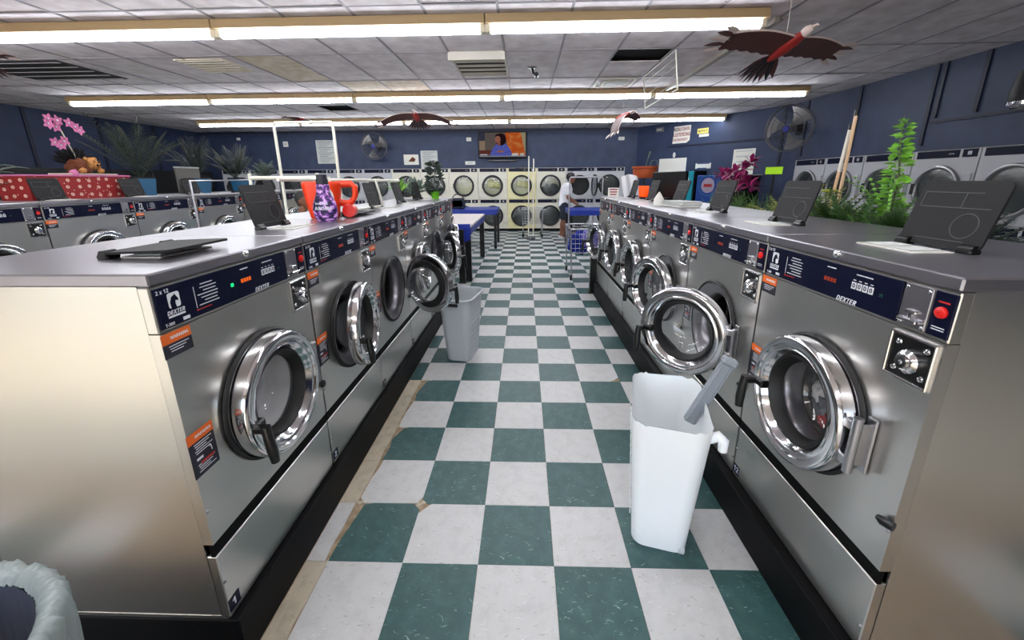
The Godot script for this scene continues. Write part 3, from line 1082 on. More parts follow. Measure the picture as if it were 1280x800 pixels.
	for s in 3:
		g.at(Vector3(cx, DY, 0), Basis(Vector3.BACK, TAU * s / 3.0 + 0.4))
		g.tube([Vector3(0.245, 0, -0.1), Vector3(0.225, 0, -0.27), Vector3(0.245, 0, -0.45)], 0.03, 8, false)
	for s in 5:
		g.at(Vector3(cx, DY, -0.13 - s * 0.07))
		g.lathe([Vector2(0.262, -0.004), Vector2(0.257, 0.0), Vector2(0.262, 0.004)], 40, 9.0)
	c.drum = g.mesh()
	# the door itself, about its hinge at its right edge
	g = G.new()
	g.at(Vector3(-DR - 0.015, 0, 0))
	g.lathe([Vector2(0.150, 0.020), Vector2(0.206, 0.016), Vector2(DR, 0.020), Vector2(DR + 0.003, 0.028), Vector2(DR + 0.003, 0.060), Vector2(DR - 0.003, 0.070), Vector2(DR - 0.013, 0.0735), Vector2(0.188, 0.072), Vector2(0.184, 0.066), Vector2(0.178, 0.066), Vector2(0.172, 0.069), Vector2(0.166, 0.067), Vector2(0.158, 0.054), Vector2(0.150, 0.046), Vector2(0.150, 0.020)], 64, 0.75)
	c.door = g.mesh()
	g = G.new()
	g.at(Vector3(-DR - 0.015, 0, 0))
	g.lathe([Vector2(0.126, 0.012), Vector2(0.160, 0.004), Vector2(0.175, 0.014), Vector2(0.156, 0.018), Vector2(0.151, 0.05), Vector2(0.143, 0.052), Vector2(0.132, 0.034), Vector2(0.126, 0.012)], 56, 0.9)
	c.gasket = g.mesh()
	g = G.new()
	g.at(Vector3(-DR - 0.015, 0, 0))
	g.lathe([Vector2(0.146, 0.036), Vector2(0.139, 0.030), Vector2(0.133, 0.0), Vector2(0.124, -0.05), Vector2(0.108, -0.075), Vector2(0.07, -0.088), Vector2(0.001, -0.092)].map(func(p): return p), 48, 0.9)
	g.lathe([Vector2(0.001, -0.087), Vector2(0.068, -0.083), Vector2(0.104, -0.071), Vector2(0.119, -0.048), Vector2(0.128, 0.0), Vector2(0.134, 0.032), Vector2(0.140, 0.039), Vector2(0.146, 0.036)], 48, 0.9)
	c.bowl = g.mesh()
	# lever handle at the left of the door
	g = G.new()
	var hp := Vector3(-2 * DR + 0.016, -0.025, 0.05)
	g.box(hp + Vector3(0.01, 0.0, 0.012), Vector3(0.06, 0.03, 0.034), 0.006)
	g.box(hp + Vector3(-0.008, 0.0, 0.04), Vector3(0.028, 0.028, 0.055), 0.007)
	g.tube([hp + Vector3(-0.012, 0.014, 0.06), hp + Vector3(-0.014, -0.03, 0.064), hp + Vector3(-0.012, -0.075, 0.068), hp + Vector3(-0.010, -0.115, 0.07)], [0.014, 0.0155, 0.0165, 0.013], 12)
	c.handle = g.mesh()
	g = G.new()
	g.box(Vector3(0.004, 0, 0.045), Vector3(0.014, 0.15, 0.02), 0.004)
	g.box(Vector3(-0.02, 0.055, 0.045), Vector3(0.05, 0.03, 0.02), 0.004)
	g.box(Vector3(-0.02, -0.055, 0.045), Vector3(0.05, 0.03, 0.02), 0.004)
	c.hinge_leaf = g.mesh()
	g = G.new()
	g.box(Vector3(0.014, 0, 0.006), Vector3(0.032, 0.17, 0.008), 0.003)
	g.box(Vector3(0.014, 0, 0.024), Vector3(0.008, 0.13, 0.036), 0.002)
	g.at(Vector3(0.014, 0, 0.046), Basis(Vector3.RIGHT, -PI / 2))
	g.lathe([Vector2(0.001, -0.085), Vector2(0.012, -0.085), Vector2(0.012, 0.085), Vector2(0.001, 0.085)], 14)
	c.hinge = g.mesh()
	# soap lid, hinged at the rear: lies along +z from the hinge
	g = G.new()
	var lp := rrect(0.25, 0.20, 0.02, 4, Vector2(0, -0.10))
	g.at(Vector3.ZERO, Basis(Vector3.RIGHT, -PI / 2))
	g.ext(lp, 0.006, 0.013)
	c.lid = g.mesh()
	g = G.new()
	for e in [[Vector3(-0.02, 0.0055, 0.165), Vector3(0.17, 0.0014, 0.0022)], [Vector3(0.0, 0.0055, 0.12), Vector3(0.20, 0.0014, 0.0022)], [Vector3(0.02, 0.0055, 0.142), Vector3(0.0022, 0.0014, 0.045)], [Vector3(-0.105, 0.0055, 0.142), Vector3(0.0022, 0.0014, 0.045)], [Vector3(0.0, 0.0055, 0.022), Vector3(0.15, 0.0014, 0.0022)]]:
		g.box(e[0], e[1])
	g.at(Vector3(0.055, 0.0062, 0.068), Basis(Vector3.RIGHT, PI / 2))
	g.lathe([Vector2(0.038, 0.0), Vector2(0.0375, 0.0014), Vector2(0.0355, 0.0014), Vector2(0.035, 0.0)], 28)
	c.lid_marks = g.mesh()
	g = G.new()
	g.box(Vector3(0, 0.006, 0.0), Vector3(0.045, 0.018, 0.035), 0.005)
	g.tube([Vector3(-0.02, 0.014, 0), Vector3(0.02, 0.014, 0)], 0.011, 10)
	c.lid_hinge = g.mesh()
	g = G.new()
	g.box(Vector3(0, 0.002, 0), Vector3(0.20, 0.004, 0.12), 0.001)
	c.tray = g.mesh()
	g = G.new()
	for s in [-1, 1]:
		g.box(Vector3(s * 0.045, 0.006, 0), Vector3(0.07, 0.005, 0.085), 0.002)
	c.tray_well = g.mesh()
	g = G.new()
	g.lathe([Vector2(0.012, 0.0), Vector2(0.011, 0.006), Vector2(0.006, 0.011), Vector2(0.001, 0.012)], 16)
	c.bolt = g.mesh()
	g = G.new()
	g.tube([Vector3(0.022, 0, 0.004), Vector3(0.0, 0, 0.014), Vector3(-0.014, 0, 0.016)], [0.012, 0.013, 0.007], 10)
	c.latch = g.mesh()
	g = G.new()
	g.box(Vector3(0.029, 0.045, 0.0008), Vector3(0.046, 0.044, 0.0014))
	c.number = g.mesh()
	cache[key] = c
	return c

func washer(label: String, w: float, where: Vector3, turn: float, num: String, door_deg: float, lid_deg: float, group: String, lit := false, shade_right := true) -> Node3D:
	var c := washer_meshes(w)
	var o := thing("washing_machine", label, "washing machine", where, turn, group)
	var cx := dcx(w)
	put(o, "cabinet", c.cabinet, M.steel_side)
	put(o, "front_panel", c.front, M.steel)
	put(o, "lower_panel", c.lower, M.steel)
	put(o, "trim_strip", c.strip, M.black_gap)
	put(o, "top_cover", c.top, M.steel_top)
	put(o, "seam_shade", boxmesh(Vector3(0.0045, WH - 0.01, 0.03)), M.black_gap, Vector3(w - 0.0025 if shade_right else 0.0025, WH / 2 - 0.004, -0.019))  # added black strip, puts the shade into the seam between machines
	var bz := put(o, "panel_bezel", c.bezel, M.steel)
	var cp := put(o, "control_panel", c.panel, M.navy)
	put(cp, "lettering", c.print_white, M.print_white)
	put(cp, "red_lettering", c.print_red, M.print_red)
	put(cp, "counter_digits", c.digits, M.navy)
	put(cp, "display", c.display, M.led_amber if lit else M.led_dim)
	put(cp, "indicator_light", c.led, M.led_green if lit else M.navy)
	put(cp, "price_digits", c.price, M.led_green_off)
	var cn := put(o, "coin_slot", c.coin, M.steel_top)
	put(cn, "coin_slide", c.coin_slide, M.chrome)
	for s in [Vector2(-0.028, 0.045), Vector2(0.028, 0.045), Vector2(-0.028, -0.045), Vector2(0.028, -0.045)]:
		put(cn, "screw", c.coin_screw, M.chrome, Vector3(w - 0.096 + s.x, 1.008 + s.y, 0.003))
	var sp := put(o, "stop_panel", c.stop_panel, M.navy)
	put(sp, "stop_button", c.stop, M.stop_red)
	var cb := put(o, "coin_box", c.box_plate, M.black_plastic)
	put(cb, "rim", c.box_frame, M.chrome)
	put(cb, "lock", c.lock, M.chrome)
	for s in [Vector2(-0.035, 0.035), Vector2(0.038, 0.036), Vector2(-0.034, -0.035), Vector2(0.04, -0.035)]:
		put(cb, "screw", c.coin_screw, M.chrome, Vector3(w - 0.076 + s.x, 0.877 + s.y, 0.003)).scale = Vector3.ONE * 1.6
	for q in [["a", 0.878], ["b", 0.515]]:
		var sk := put(o, "warning_sticker", c["sticker_" + q[0]], M.label_dark, Vector3(0, q[1], 0))
		put(sk, "heading", c["sticker_head_" + q[0]], M.label_orange)
		put(sk, "lettering", c["sticker_text_" + q[0]], M.print_white)
		if q[0] == "b":
			put(sk, "red_bar", c.sticker_bar, M.print_red)
	put(o, "door_seat", c.ring, M.steel_top)
	put(o, "door_boot", c.boot, M.black_rubber)
	put(o, "drum", c.drum, M.drum)
	put(o, "door_hinge", c.hinge, M.wire, Vector3(cx + DR + 0.01, DY, 0))
	var d := put(o, "door", c.door, M.chrome, Vector3(cx + DR + 0.015, DY, 0))
	d.rotation.y = deg_to_rad(door_deg)
	put(d, "gasket", c.gasket, M.black_rubber)
	put(d, "glass", c.bowl, M.bowl_glass)
	put(d, "handle", c.handle, M.black_plastic)
	put(d, "hinge_leaf", c.hinge_leaf, M.wire)
	var lx := w * 0.45
	var ld := put(o, "soap_lid", c.lid, M.lid_grey, Vector3(lx, WH + 0.008, -0.30))
	ld.rotation.x = deg_to_rad(-lid_deg)
	put(ld, "moulded_lines", c.lid_marks, M.lid_line)
	for s in [-1, 1]:
		put(o, "lid_hinge", c.lid_hinge, M.black_plastic, Vector3(lx + s * 0.1, WH, -0.305))
	var ty := put(o, "soap_tray", c.tray, M.tray_white, Vector3(lx, WH, -0.21))
	put(ty, "soap_well", c.tray_well, M.paper_dim)
	put(o, "cover_bolt", c.bolt, M.chrome, Vector3(w * 0.5, WH - 0.012, 0.006))
	put(o, "panel_latch", c.latch, M.black_plastic, Vector3(w - 0.02, 0.44, 0))
	put(o, "panel_bolt", c.bolt, M.wire, Vector3(w - 0.014, 0.415, 0)).scale = Vector3.ONE * 0.45
	put(o, "panel_bolt", c.bolt, M.wire, Vector3(w - 0.014, 0.08, 0)).scale = Vector3.ONE * 0.45
	put(o, "panel_bolt", c.bolt, M.wire, Vector3(0.012, 0.40, 0)).scale = Vector3.ONE * 0.45
	put(o, "panel_bolt", c.bolt, M.wire, Vector3(0.012, 0.14, 0)).scale = Vector3.ONE * 0.45
	if num:
		var nt := put(o, "number_plate", c.number, M.navy)
		var g := G.new()
		g.text(num, 0.026, Vector3(0.029, 0.045, 0.0018), Basis.IDENTITY, 0.0006, true)
		put(nt, "number", g.mesh(), M.print_white)
	return o

const LW := 0.70
const LZ := 0.353
const LX := -0.725
const RW := 0.727
const RZ := 0.389
const RX := 1.145
const BY := 0.173

func build_washers() -> void:
	# black plinths
	var g := G.new()
	g.box(Vector3(LX - 0.33, BY / 2, LZ - 2.1), Vector3(0.71, BY, 4.2), 0.004)
	solo("machine_plinth", "long black plinth under the washers numbered 1 to 6", "plinth", g, M.base_black)
	g = G.new()
	g.box(Vector3(RX + 0.315, BY / 2, RZ - 2.18), Vector3(0.71, BY, 4.362), 0.004)
	solo("machine_plinth", "black plinth along the right-hand washer row, 7 to 12", "plinth", g, M.base_black)
	var ll := ["1, nearest, with its soap lid shut and a green light", "2, soap lid up and door ajar", "3, door swung right open", "4, door closed and lid up", "5, door standing part open", "6, last in its row before the tables"]
	var ld := [0.0, 7.0, 58.0, 0.0, 30.0, 12.0]
	var li := [2.0, 105.0, 0.0, 104.0, 106.0, 105.0]
	for k in 6:
		var nm: String = "stainless steel front-loading washer numbered " + ll[k]
		washer(nm, LW, Vector3(LX, BY, LZ - k * LW), PI / 2, str(k + 1), ld[k], li[k], "washers 1 to 6", k == 0)
	var rl := ["12, nearest, with red laundry behind its glass", "11, door open beside the white bin", "10, door half open", "9, door slightly open, lid up", "8, door slightly open near the papers", "7, last in its row, door open"]
	var rd := [0.0, 42.0, 15.0, 2.0, 3.0, 16.0]
	var ri := [104.0, 105.0, 104.0, 106.0, 105.0, 104.0]
	for k in 6:
		var nm: String = "stainless steel front-loading washer numbered " + rl[k]
		washer(nm, RW, Vector3(RX, BY, RZ - (k + 1) * RW), -PI / 2, str(12 - k), rd[k], ri[k], "washers 7 to 12", false, false)
	# a second row further left, wider machines facing the same way
	var w2 := 0.83
	g = G.new()
	g.box(Vector3(-4.235, 0.117, -4.145), Vector3(0.70, 0.234, 5.81), 0.004)
	solo("machine_plinth", "black plinth under the far left washer row", "plinth", g, M.base_black)
	var fl := ["partly cut off by the picture edge", "under the red patterned box", "beside the first blue planter", "beside the second blue planter", "behind the raised soap lid of washer 2", "furthest along the far left row", "last one of the far left row"]
	for k in 7:
		washer("wide steel washer in the far left row, " + fl[k], w2, Vector3(-3.906, 0.234, -1.24 - (k - 0) * w2 + 0.0), PI / 2, "", 0.0, 106.0 if k != 4 else 0.0, "far left washers", false, true)
	# black mat added to darken the reflection in the left row's end panel
	g = G.new()
	g.box(Vector3(-1.5, 0.006, 0.535), Vector3(1.7, 0.012, 0.33), 0.003)
	var mt := thing("added_dark_mat", "added black mat that darkens the reflection in the near end of washer 1", "mat")
	put(mt, "mat", g.mesh(), M.base_black)
	g = G.new()
	for k in 10:
		g.box(Vector3(-1.5, 0.0125, 0.39 + k * 0.032), Vector3(1.64, 0.003, 0.008))
	put(mt, "ribs", g.mesh(), M.base_black)
	# what shows behind the two near door glasses
	var o := thing("laundry_load", "white suds pressed against the door glass of washer 1", "laundry", Vector3(LX, BY + DY, LZ - dcx(LW)), PI / 2)
	g = G.new()
	g.lathe([Vector2(0.136, -0.004), Vector2(0.1275, -0.054), Vector2(0.111, -0.081), Vector2(0.07, -0.095), Vector2(0.001, -0.099)], 40, 9.0)
	put(o, "suds", g.mesh(), M.cloth_white)
	o = thing("laundry_load", "grey and red laundry inside the drum of washer 12", "laundry", Vector3(RX, BY + DY, RZ - RW + dcx(RW)), -PI / 2)
	var n := 0
	for b in [["cloth_grey", -0.06, -0.07, 0.06, -0.135], ["cloth_white", -0.10, -0.03, 0.045, -0.125], ["cloth_red", -0.03, -0.10, 0.034, -0.115], ["cloth_blue", 0.03, -0.10, 0.05, -0.15], ["cloth_dark", -0.13, -0.09, 0.05, -0.15], ["cloth_red", -0.06, -0.115, 0.026, -0.112]]:
		put(o, "garment", lump(b[3], 30 + n, 0.8), M[b[0]], Vector3(b[1], b[2], b[4]))
		n += 1

func lump(r: float, sd: int, flat := 1.0) -> ArrayMesh:
	var f := FastNoiseLite.new()
	f.seed = sd
	f.frequency = 1.3
	f.fractal_octaves = 3
	var g := G.new()
	var rows := []
	for i in 15:
		var row := PackedVector3Array()
		var ph := PI * i / 14.0 - PI / 2
		for j in 24:
			var th := TAU * j / 24.0
			var d := Vector3(cos(th) * cos(ph), sin(th) * cos(ph), sin(ph) * flat)
			row.append(d * r * (1.0 + 0.5 * f.get_noise_3dv(d * 1.6)))
		rows.append(row)
	g.grid(rows, true)
	return g.mesh()

# ------------------------------------------------------------------ stacked dryers along the walls
const YW := 0.847
const YH := 1.82

func dryer_meshes() -> Dictionary:
	if cache.has("dryer"):
		return cache.dryer
	var c := {}
	var g := G.new()
	g.box(Vector3(YW / 2, 0.04, -0.15), Vector3(YW, 0.08, 0.26))
	c.kick = g.mesh()
	# shell with two round openings, as two front plates
	c.face = front_with_hole(YW - 0.008, 0.0, 0.76, (YW - 0.008) / 2 - 0.01, 0.375, 0.285, 0.02)
	g = G.new()
	for s in [0.003, YW - 0.003]:
		g.box(Vector3(s, 0.95, -0.15), Vector3(0.005, 1.74, 0.26))
	g.box(Vector3(YW / 2, YH - 0.006, -0.143), Vector3(YW, 0.012, 0.286))
	g.box(Vector3(YW / 2, 0.95, -0.283), Vector3(YW, 1.74, 0.006))
	c.shell = g.mesh()
	g = G.new()
	g.box(Vector3(YW / 2, 0, -0.01), Vector3(YW - 0.01, 0.115, 0.02), 0.003)
	c.fascia = g.mesh()
	g = G.new()
	g.box(Vector3(YW * 0.385, 0, 0.003), Vector3(YW * 0.66, 0.092, 0.008), 0.002)
	c.panel = g.mesh()
	g = G.new()
	g.box(Vector3(YW * 0.86, 0, 0.003), Vector3(YW * 0.2, 0.092, 0.008), 0.002)
	c.coin_panel = g.mesh()
	g = G.new()
	g.text("DEXTER", 0.014, Vector3(YW * 0.6, 0, 0.007), Basis.IDENTITY, 0.001, true)
	c.print_white = g.mesh()
	g = G.new()
	g.box(Vector3(YW * 0.86, 0, 0.008), Vector3(0.045, 0.045, 0.008), 0.003)
	g.at(Vector3(YW * 0.86, 0, 0.012))
	g.lathe([Vector2(0.016, 0.0), Vector2(0.014, 0.008), Vector2(0.001, 0.01)], 14)
	c.coin = g.mesh()
	# door about its hinge on the right
	var r := 0.30
	g = G.new()
	g.at(Vector3(-r - 0.02, 0, 0))
	g.lathe([Vector2(0.25, 0.004), Vector2(r, 0.004), Vector2(r + 0.006, 0.014), Vector2(r, 0.036), Vector2(r - 0.016, 0.044), Vector2(0.272, 0.042), Vector2(0.256, 0.026), Vector2(0.25, 0.004)], 48, 0.8)
	c.door = g.mesh()
	g = G.new()
	g.at(Vector3(-r - 0.02, 0, 0))
	g.lathe([Vector2(0.254, 0.016), Vector2(0.2, 0.024), Vector2(0.1, 0.029), Vector2(0.001, 0.03)].map(func(p): return p), 40, 0.9)
	g.lathe([Vector2(0.001, 0.026), Vector2(0.1, 0.025), Vector2(0.2, 0.02), Vector2(0.254, 0.012)], 40, 0.9)
	c.glass = g.mesh()
	g = G.new()
	g.box(Vector3(0.03, 0.0, 0.012), Vector3(0.09, 0.4, 0.02), 0.006)
	c.hinge_plate = g.mesh()
	g = G.new()
	g.box(Vector3(-2 * r - 0.005, 0, 0.044), Vector3(0.05, 0.14, 0.02), 0.006)
	c.handle = g.mesh()
	g = G.new()
	g.lathe([Vector2(0.285, -0.02), Vector2(0.285, -0.06), Vector2(0.37, -0.07), Vector2(0.37, -0.26), Vector2(0.001, -0.275)], 40, 0.5)
	for s in 3:
		g.at(Vector3.ZERO, Basis(Vector3.BACK, TAU * s / 3.0 + 0.9))
		g.box(Vector3(0.34, 0, -0.17), Vector3(0.06, 0.02, 0.18))
	c.drum = g.mesh()
	cache.dryer = c
	return c

func dryer(label: String, where: Vector3, turn: float, body: String, ring: String, upper_deg := 0.0, drum := "dryer_dark", top_only := false, group := "") -> Node3D:
	var c := dryer_meshes()
	var o := thing("stacked_dryer", label, "dryer", where, turn, group)
	put(o, "shell", c.shell, M[body])
	put(o, "kick_plate", c.kick, M.base_black)
	var cxd := (YW - 0.008) / 2 - 0.006
	for lv in [[0.92, 1.765, upper_deg], [0.08, 0.88, 0.0]]:
		var y0: float = lv[0] + (0.03 if lv[0] > 0.5 else 0.0)
		var f := put(o, "front_panel", c.face, M[body], Vector3(0.004, y0, 0))
		var fa := put(o, "control_fascia", c.fascia, M[body], Vector3(0, lv[1], 0))
		var pn := put(fa, "control_panel", c.panel, M.navy)
		var cp := put(fa, "coin_panel", c.coin_panel, M.navy)
		if not top_only:
			put(fa, "lettering", c.print_white, M.paper_dim)
			put(fa, "coin_slot", c.coin, M.wire)
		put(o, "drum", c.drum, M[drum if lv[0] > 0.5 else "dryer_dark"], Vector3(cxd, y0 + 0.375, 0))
		var d := put(o, "door", c.door, M[ring], Vector3(cxd + 0.32, y0 + 0.375, 0))
		d.rotation.y = deg_to_rad(lv[2])
		put(d, "glass", c.glass, M.glass)
		put(d, "handle", c.handle, M.black_plastic)
		put(o, "hinge_plate", c.hinge_plate, M[body], Vector3(cxd + 0.33, y0 + 0.375, 0))
	return o

func build_dryers() -> void:
	var say := ["at the right end of the back wall", "second from the right end of the back wall, behind the man", "behind the man in the white shirt, dark load inside", "reflected yellow light painted into its colour, behind the wire cart", "behind the right end of the far blue table", "behind the far blue table, reflected yellow light painted inside", "behind the lime green plant pot", "under the printed notices", "sixth from the left end", "fifth from the left end", "fourth from the left end", "behind the tall white frame", "second from the left end", "at the left end of the back wall"]
	for k in 14:
		var x0 := 3.07 - (k + 1) * YW
		var body := "enamel"
		if k == 3:
			body = "enamel_warm_lit"
		elif k < 2 or k > 7:
			body = "enamel_grey"
		var dr := "dryer_drum_lit" if k in [2, 3, 4, 5] else "dryer_dark"
		dryer("stacked coin dryer, " + say[k], Vector3(x0, 0, -10.85), 0.0, body, "dryer_ring", 96.0 if k == 1 else 0.0, dr, false, "dryers along the back wall")
	for e in [[2, "cloth_dark", 0.16, "dark laundry heaped in the dryer beside the man"], [3, "reflected_yellow", 0.1, "added pale yellow lumps for reflected light in the yellow toned dryer"], [4, "reflected_yellow", 0.12, "added pale yellow lumps for reflected light in the dryer above the blue table"]]:
		var o := thing("laundry_load", e[3], "laundry", Vector3(3.07 - (e[0] + 0.5) * YW, 1.325, -11.02))  # yellow lumps are added for reflected light, the dark one is laundry
		put(o, "garment", lump(e[2], 60 + e[0], 0.6), M[e[1]], Vector3(-0.08, -0.12 if e[0] == 2 else 0.06, 0))
		put(o, "garment", lump(e[2] * 0.9, 70 + e[0], 0.6), M[e[1]], Vector3(0.1, -0.1 if e[0] == 2 else 0.02, 0))
	var rs := ["at the picture's right edge", "second from the right edge", "behind the tall leafy plant", "behind the ferns", "behind the two mop handles", "furthest from the camera, below the wall fan"]
	for k in 6:
		dryer("stacked coin dryer on the right wall, " + rs[k], Vector3(5.6, 0, -3.07 - k * YW), -PI / 2, "enamel_grey", "dryer_ring_light", 0.0, "dryer_dark", false, "dryers along the right wall")
	# shaded machines along the left wall, put in as plain black blocks
	for k in 8:
		var g := G.new()
		g.box(Vector3(0, 0.89, 0), Vector3(0.5, 1.78, 0.98), 0.01)
		var o := thing("shaded_machine_block", "black block in place of shaded machines on the left wall, %s from the back corner" % ["first", "second", "third", "fourth", "fifth", "sixth", "seventh", "eighth"][k], "cabinet", Vector3(-9.2, 0, -10.2 + k * 1.0), 0.0, "black blocks for shaded machines")
		put(o, "body", g.mesh(), M.can_dark)
		g = G.new()
		g.box(Vector3(0.258, 0.89, 0), Vector3(0.012, 1.66, 0.92), 0.004)
		put(o, "door", g.mesh(), M.black_plastic)

# ------------------------------------------------------------------ bins
# tapered rounded bin: bottom and top size, height; wall rows outside up, over the rim, inside down
func bin_shell(bw: float, bd: float, tw: float, td: float, h: float, th: float, jag := 0.0) -> ArrayMesh:
	var g := G.new()
	var rows := []
	var lev := [[0.0, 0.0, 0.0], [0.02, 0.012, 0.0], [0.3, 0.012, 0.0], [0.6, 0.012, 0.0], [0.9, 0.012, 0.0], [1.0, 0.012, 0.0], [1.0, 0.012, th], [0.6, 0.012, th], [0.04, 0.012, th]]
	var m := 44
	var f := FastNoiseLite.new()
	f.seed = 3
	f.frequency = 2.6
	for l in lev:
		var k: float = l[0]
		var w: float = lerpf(bw, tw, k) - l[2] * 2
		var d: float = lerpf(bd, td, k) - l[2] * 2
		if k == 0.0:
			w -= 0.02
			d -= 0.02
		var ol := rrect(w, d, minf(w, d) * 0.24, 10)
		var row := PackedVector3Array()
		for p in ol:
			var y := k * h
			if jag > 0.0 and k > 0.95:
				y += jag * f.get_noise_2d(p.x * 14.0, p.y * 14.0)
			row.append(Vector3(p.x, y, -p.y))
		rows.append(row)
	g.grid(rows, true)
	for k in [0, rows.size() - 1]:
		var row: PackedVector3Array = rows[k]
		for j in range(1, row.size() - 1):
			g.tri(row[0], row[j], row[j + 1], k == 0)
	return g.mesh()

func build_bins() -> void:
	# broken white bin
	var o := thing("waste_bin", "tall white plastic bin with a broken jagged rim on two wheels", "bin", Vector3(0.782, 0.0, -0.238), deg_to_rad(-15))
	put(o, "body", bin_shell(0.215, 0.33, 0.29, 0.45, 0.61, 0.004, 0.012), M.bin_white)
	var g := G.new()
	for s in [-1, 1]:
		g = G.new()
		g.at(Vector3(0.088, 0.023, 0.145 * s), Basis(Vector3.UP, PI / 2))
		g.lathe([Vector2(0.001, -0.014), Vector2(0.016, -0.014), Vector2(0.023, -0.01), Vector2(0.023, 0.01), Vector2(0.016, 0.014), Vector2(0.006, 0.011), Vector2(0.001, 0.014)], 18)
		put(o, "wheel", g.mesh(), M.bin_grey)
	g = G.new()
	for k in 12:
		g.box(Vector3(-0.118 - k * 0.0024, 0.08 + k * 0.042, 0.06), Vector3(0.004, 0.03, 0.012), 0.001)
		g.box(Vector3(-0.118 - k * 0.0024, 0.08 + k * 0.042, 0.02), Vector3(0.004, 0.03, 0.012), 0.001)
	put(o, "side_ribs", g.mesh(), M.bin_white)
	g = G.new()
	g.tube([Vector3(0.135, 0.55, 0.15), Vector3(0.165, 0.575, 0.16), Vector3(0.18, 0.56, 0.165), Vector3(0.182, 0.52, 0.165)], [0.018, 0.02, 0.02, 0.016], 10)
	put(o, "broken_lug", g.mesh(), M.bin_white)
	g = G.new()
	g.at(Vector3(0.118, 0.57, -0.03), Basis(Vector3.BACK, -0.42) * Basis(Vector3.RIGHT, -0.1))
	g.box(Vector3(0, 0.08, 0), Vector3(0.05, 0.30, 0.03), 0.006)
	g.box(Vector3(0, 0.235, 0.006), Vector3(0.062, 0.035, 0.045), 0.01)
	g.box(Vector3(-0.018, 0.08, 0.017), Vector3(0.006, 0.28, 0.012), 0.002)
	g.box(Vector3(0.018, 0.08, 0.017), Vector3(0.006, 0.28, 0.012), 0.002)
	put(o, "pedal_lever", g.mesh(), M.lever_grey)
	# grey bin
	o = thing("waste_bin", "light grey plastic bin with handle slots standing in the aisle", "bin", Vector3(-0.352, 0.002, -2.0), deg_to_rad(-10))
	put(o, "body", bin_shell(0.205, 0.30, 0.275, 0.42, 0.555, 0.006), M.bin_grey)
	g = G.new()
	var rr := rrect(0.292, 0.437, 0.07, 10)
	var path := []
	for p in rr:
		path.append(Vector3(p.x, 0.555, -p.y))
	path.append(path[0])
	g.tube(path, 0.010, 8, false)
	put(o, "rim", g.mesh(), M.bin_grey)
	for s in [-1, 1]:
		g = G.new()
		g.at(Vector3(0, 0.515, s * 0.2085), Basis(Vector3.RIGHT, -0.1 * s))
		g.box(Vector3(-0.01, 0, 0), Vector3(0.10, 0.026, 0.012), 0.005)
		put(o, "handle_slot", g.mesh(), M.can_dark)
	g = G.new()
	for r in 9:
		for q in 5:
			var y := 0.07 + r * 0.05
			var xx := lerpf(0.1025, 0.1375, y / 0.555)
			g.at(Vector3(xx, y, -0.085 + q * 0.042 + (0.02 if r % 2 else 0.0)), Basis(Vector3.UP, PI / 2))
			g.lathe([Vector2(0.017, -0.002), Vector2(0.012, 0.004), Vector2(0.001, 0.007)], 8, 9.0)
	put(o, "quilted_dimples", g.mesh(), M.bin_grey)
	# can with a liner folded over its rim
	o = thing("trash_can", "round trash can lined with a wrinkled translucent bag", "trash can", Vector3(-0.825, 0.0, 0.885))
	g = G.new()
	g.at(Vector3.ZERO, Basis(Vector3.RIGHT, -PI / 2))
	g.lathe([Vector2(0.001, 0.0), Vector2(0.17, 0.0), Vector2(0.205, 0.72), Vector2(0.198, 0.73), Vector2(0.165, 0.01), Vector2(0.001, 0.01)], 40)
	put(o, "body", g.mesh(), M.can_dark)
	var f := FastNoiseLite.new()
	f.seed = 12
	f.frequency = 1.0
	var prof := [[0.222, 0.585], [0.226, 0.62], [0.23, 0.67], [0.233, 0.715], [0.232, 0.742], [0.222, 0.757], [0.205, 0.755], [0.194, 0.735]]
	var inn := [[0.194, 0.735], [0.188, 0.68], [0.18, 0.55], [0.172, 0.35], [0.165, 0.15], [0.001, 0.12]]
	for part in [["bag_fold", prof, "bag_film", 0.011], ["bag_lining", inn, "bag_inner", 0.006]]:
		g = G.new()
		var rows := []
		var q := 0
		for p in part[1]:
			var row := PackedVector3Array()
			for j in 260:
				var th := TAU * j / 260.0
				var wr := 0.8 * f.get_noise_3d(cos(th) * 8.0, sin(th) * 8.0, q * 0.3) + 1.3 * absf(f.get_noise_3d(cos(th) * 24.0 + 4.0, sin(th) * 24.0, q * 0.25)) + 0.5 * f.get_noise_3d(cos(th) * 60.0, sin(th) * 60.0, q * 0.5)
				var r: float = p[0] + part[3] * wr * (1.0 if p[0] > 0.01 else 0.0) * (0.25 if (q == 0 and part[0] == "bag_lining") or (q == 7 and part[0] == "bag_fold") else 1.0)
				row.append(Vector3(r * cos(th), p[1] + 0.5 * part[3] * wr, -r * sin(th)))
			rows.append(row)
			q += 1
		g.grid(rows, true)
		put(o, part[0], g.mesh(), M[part[2]])

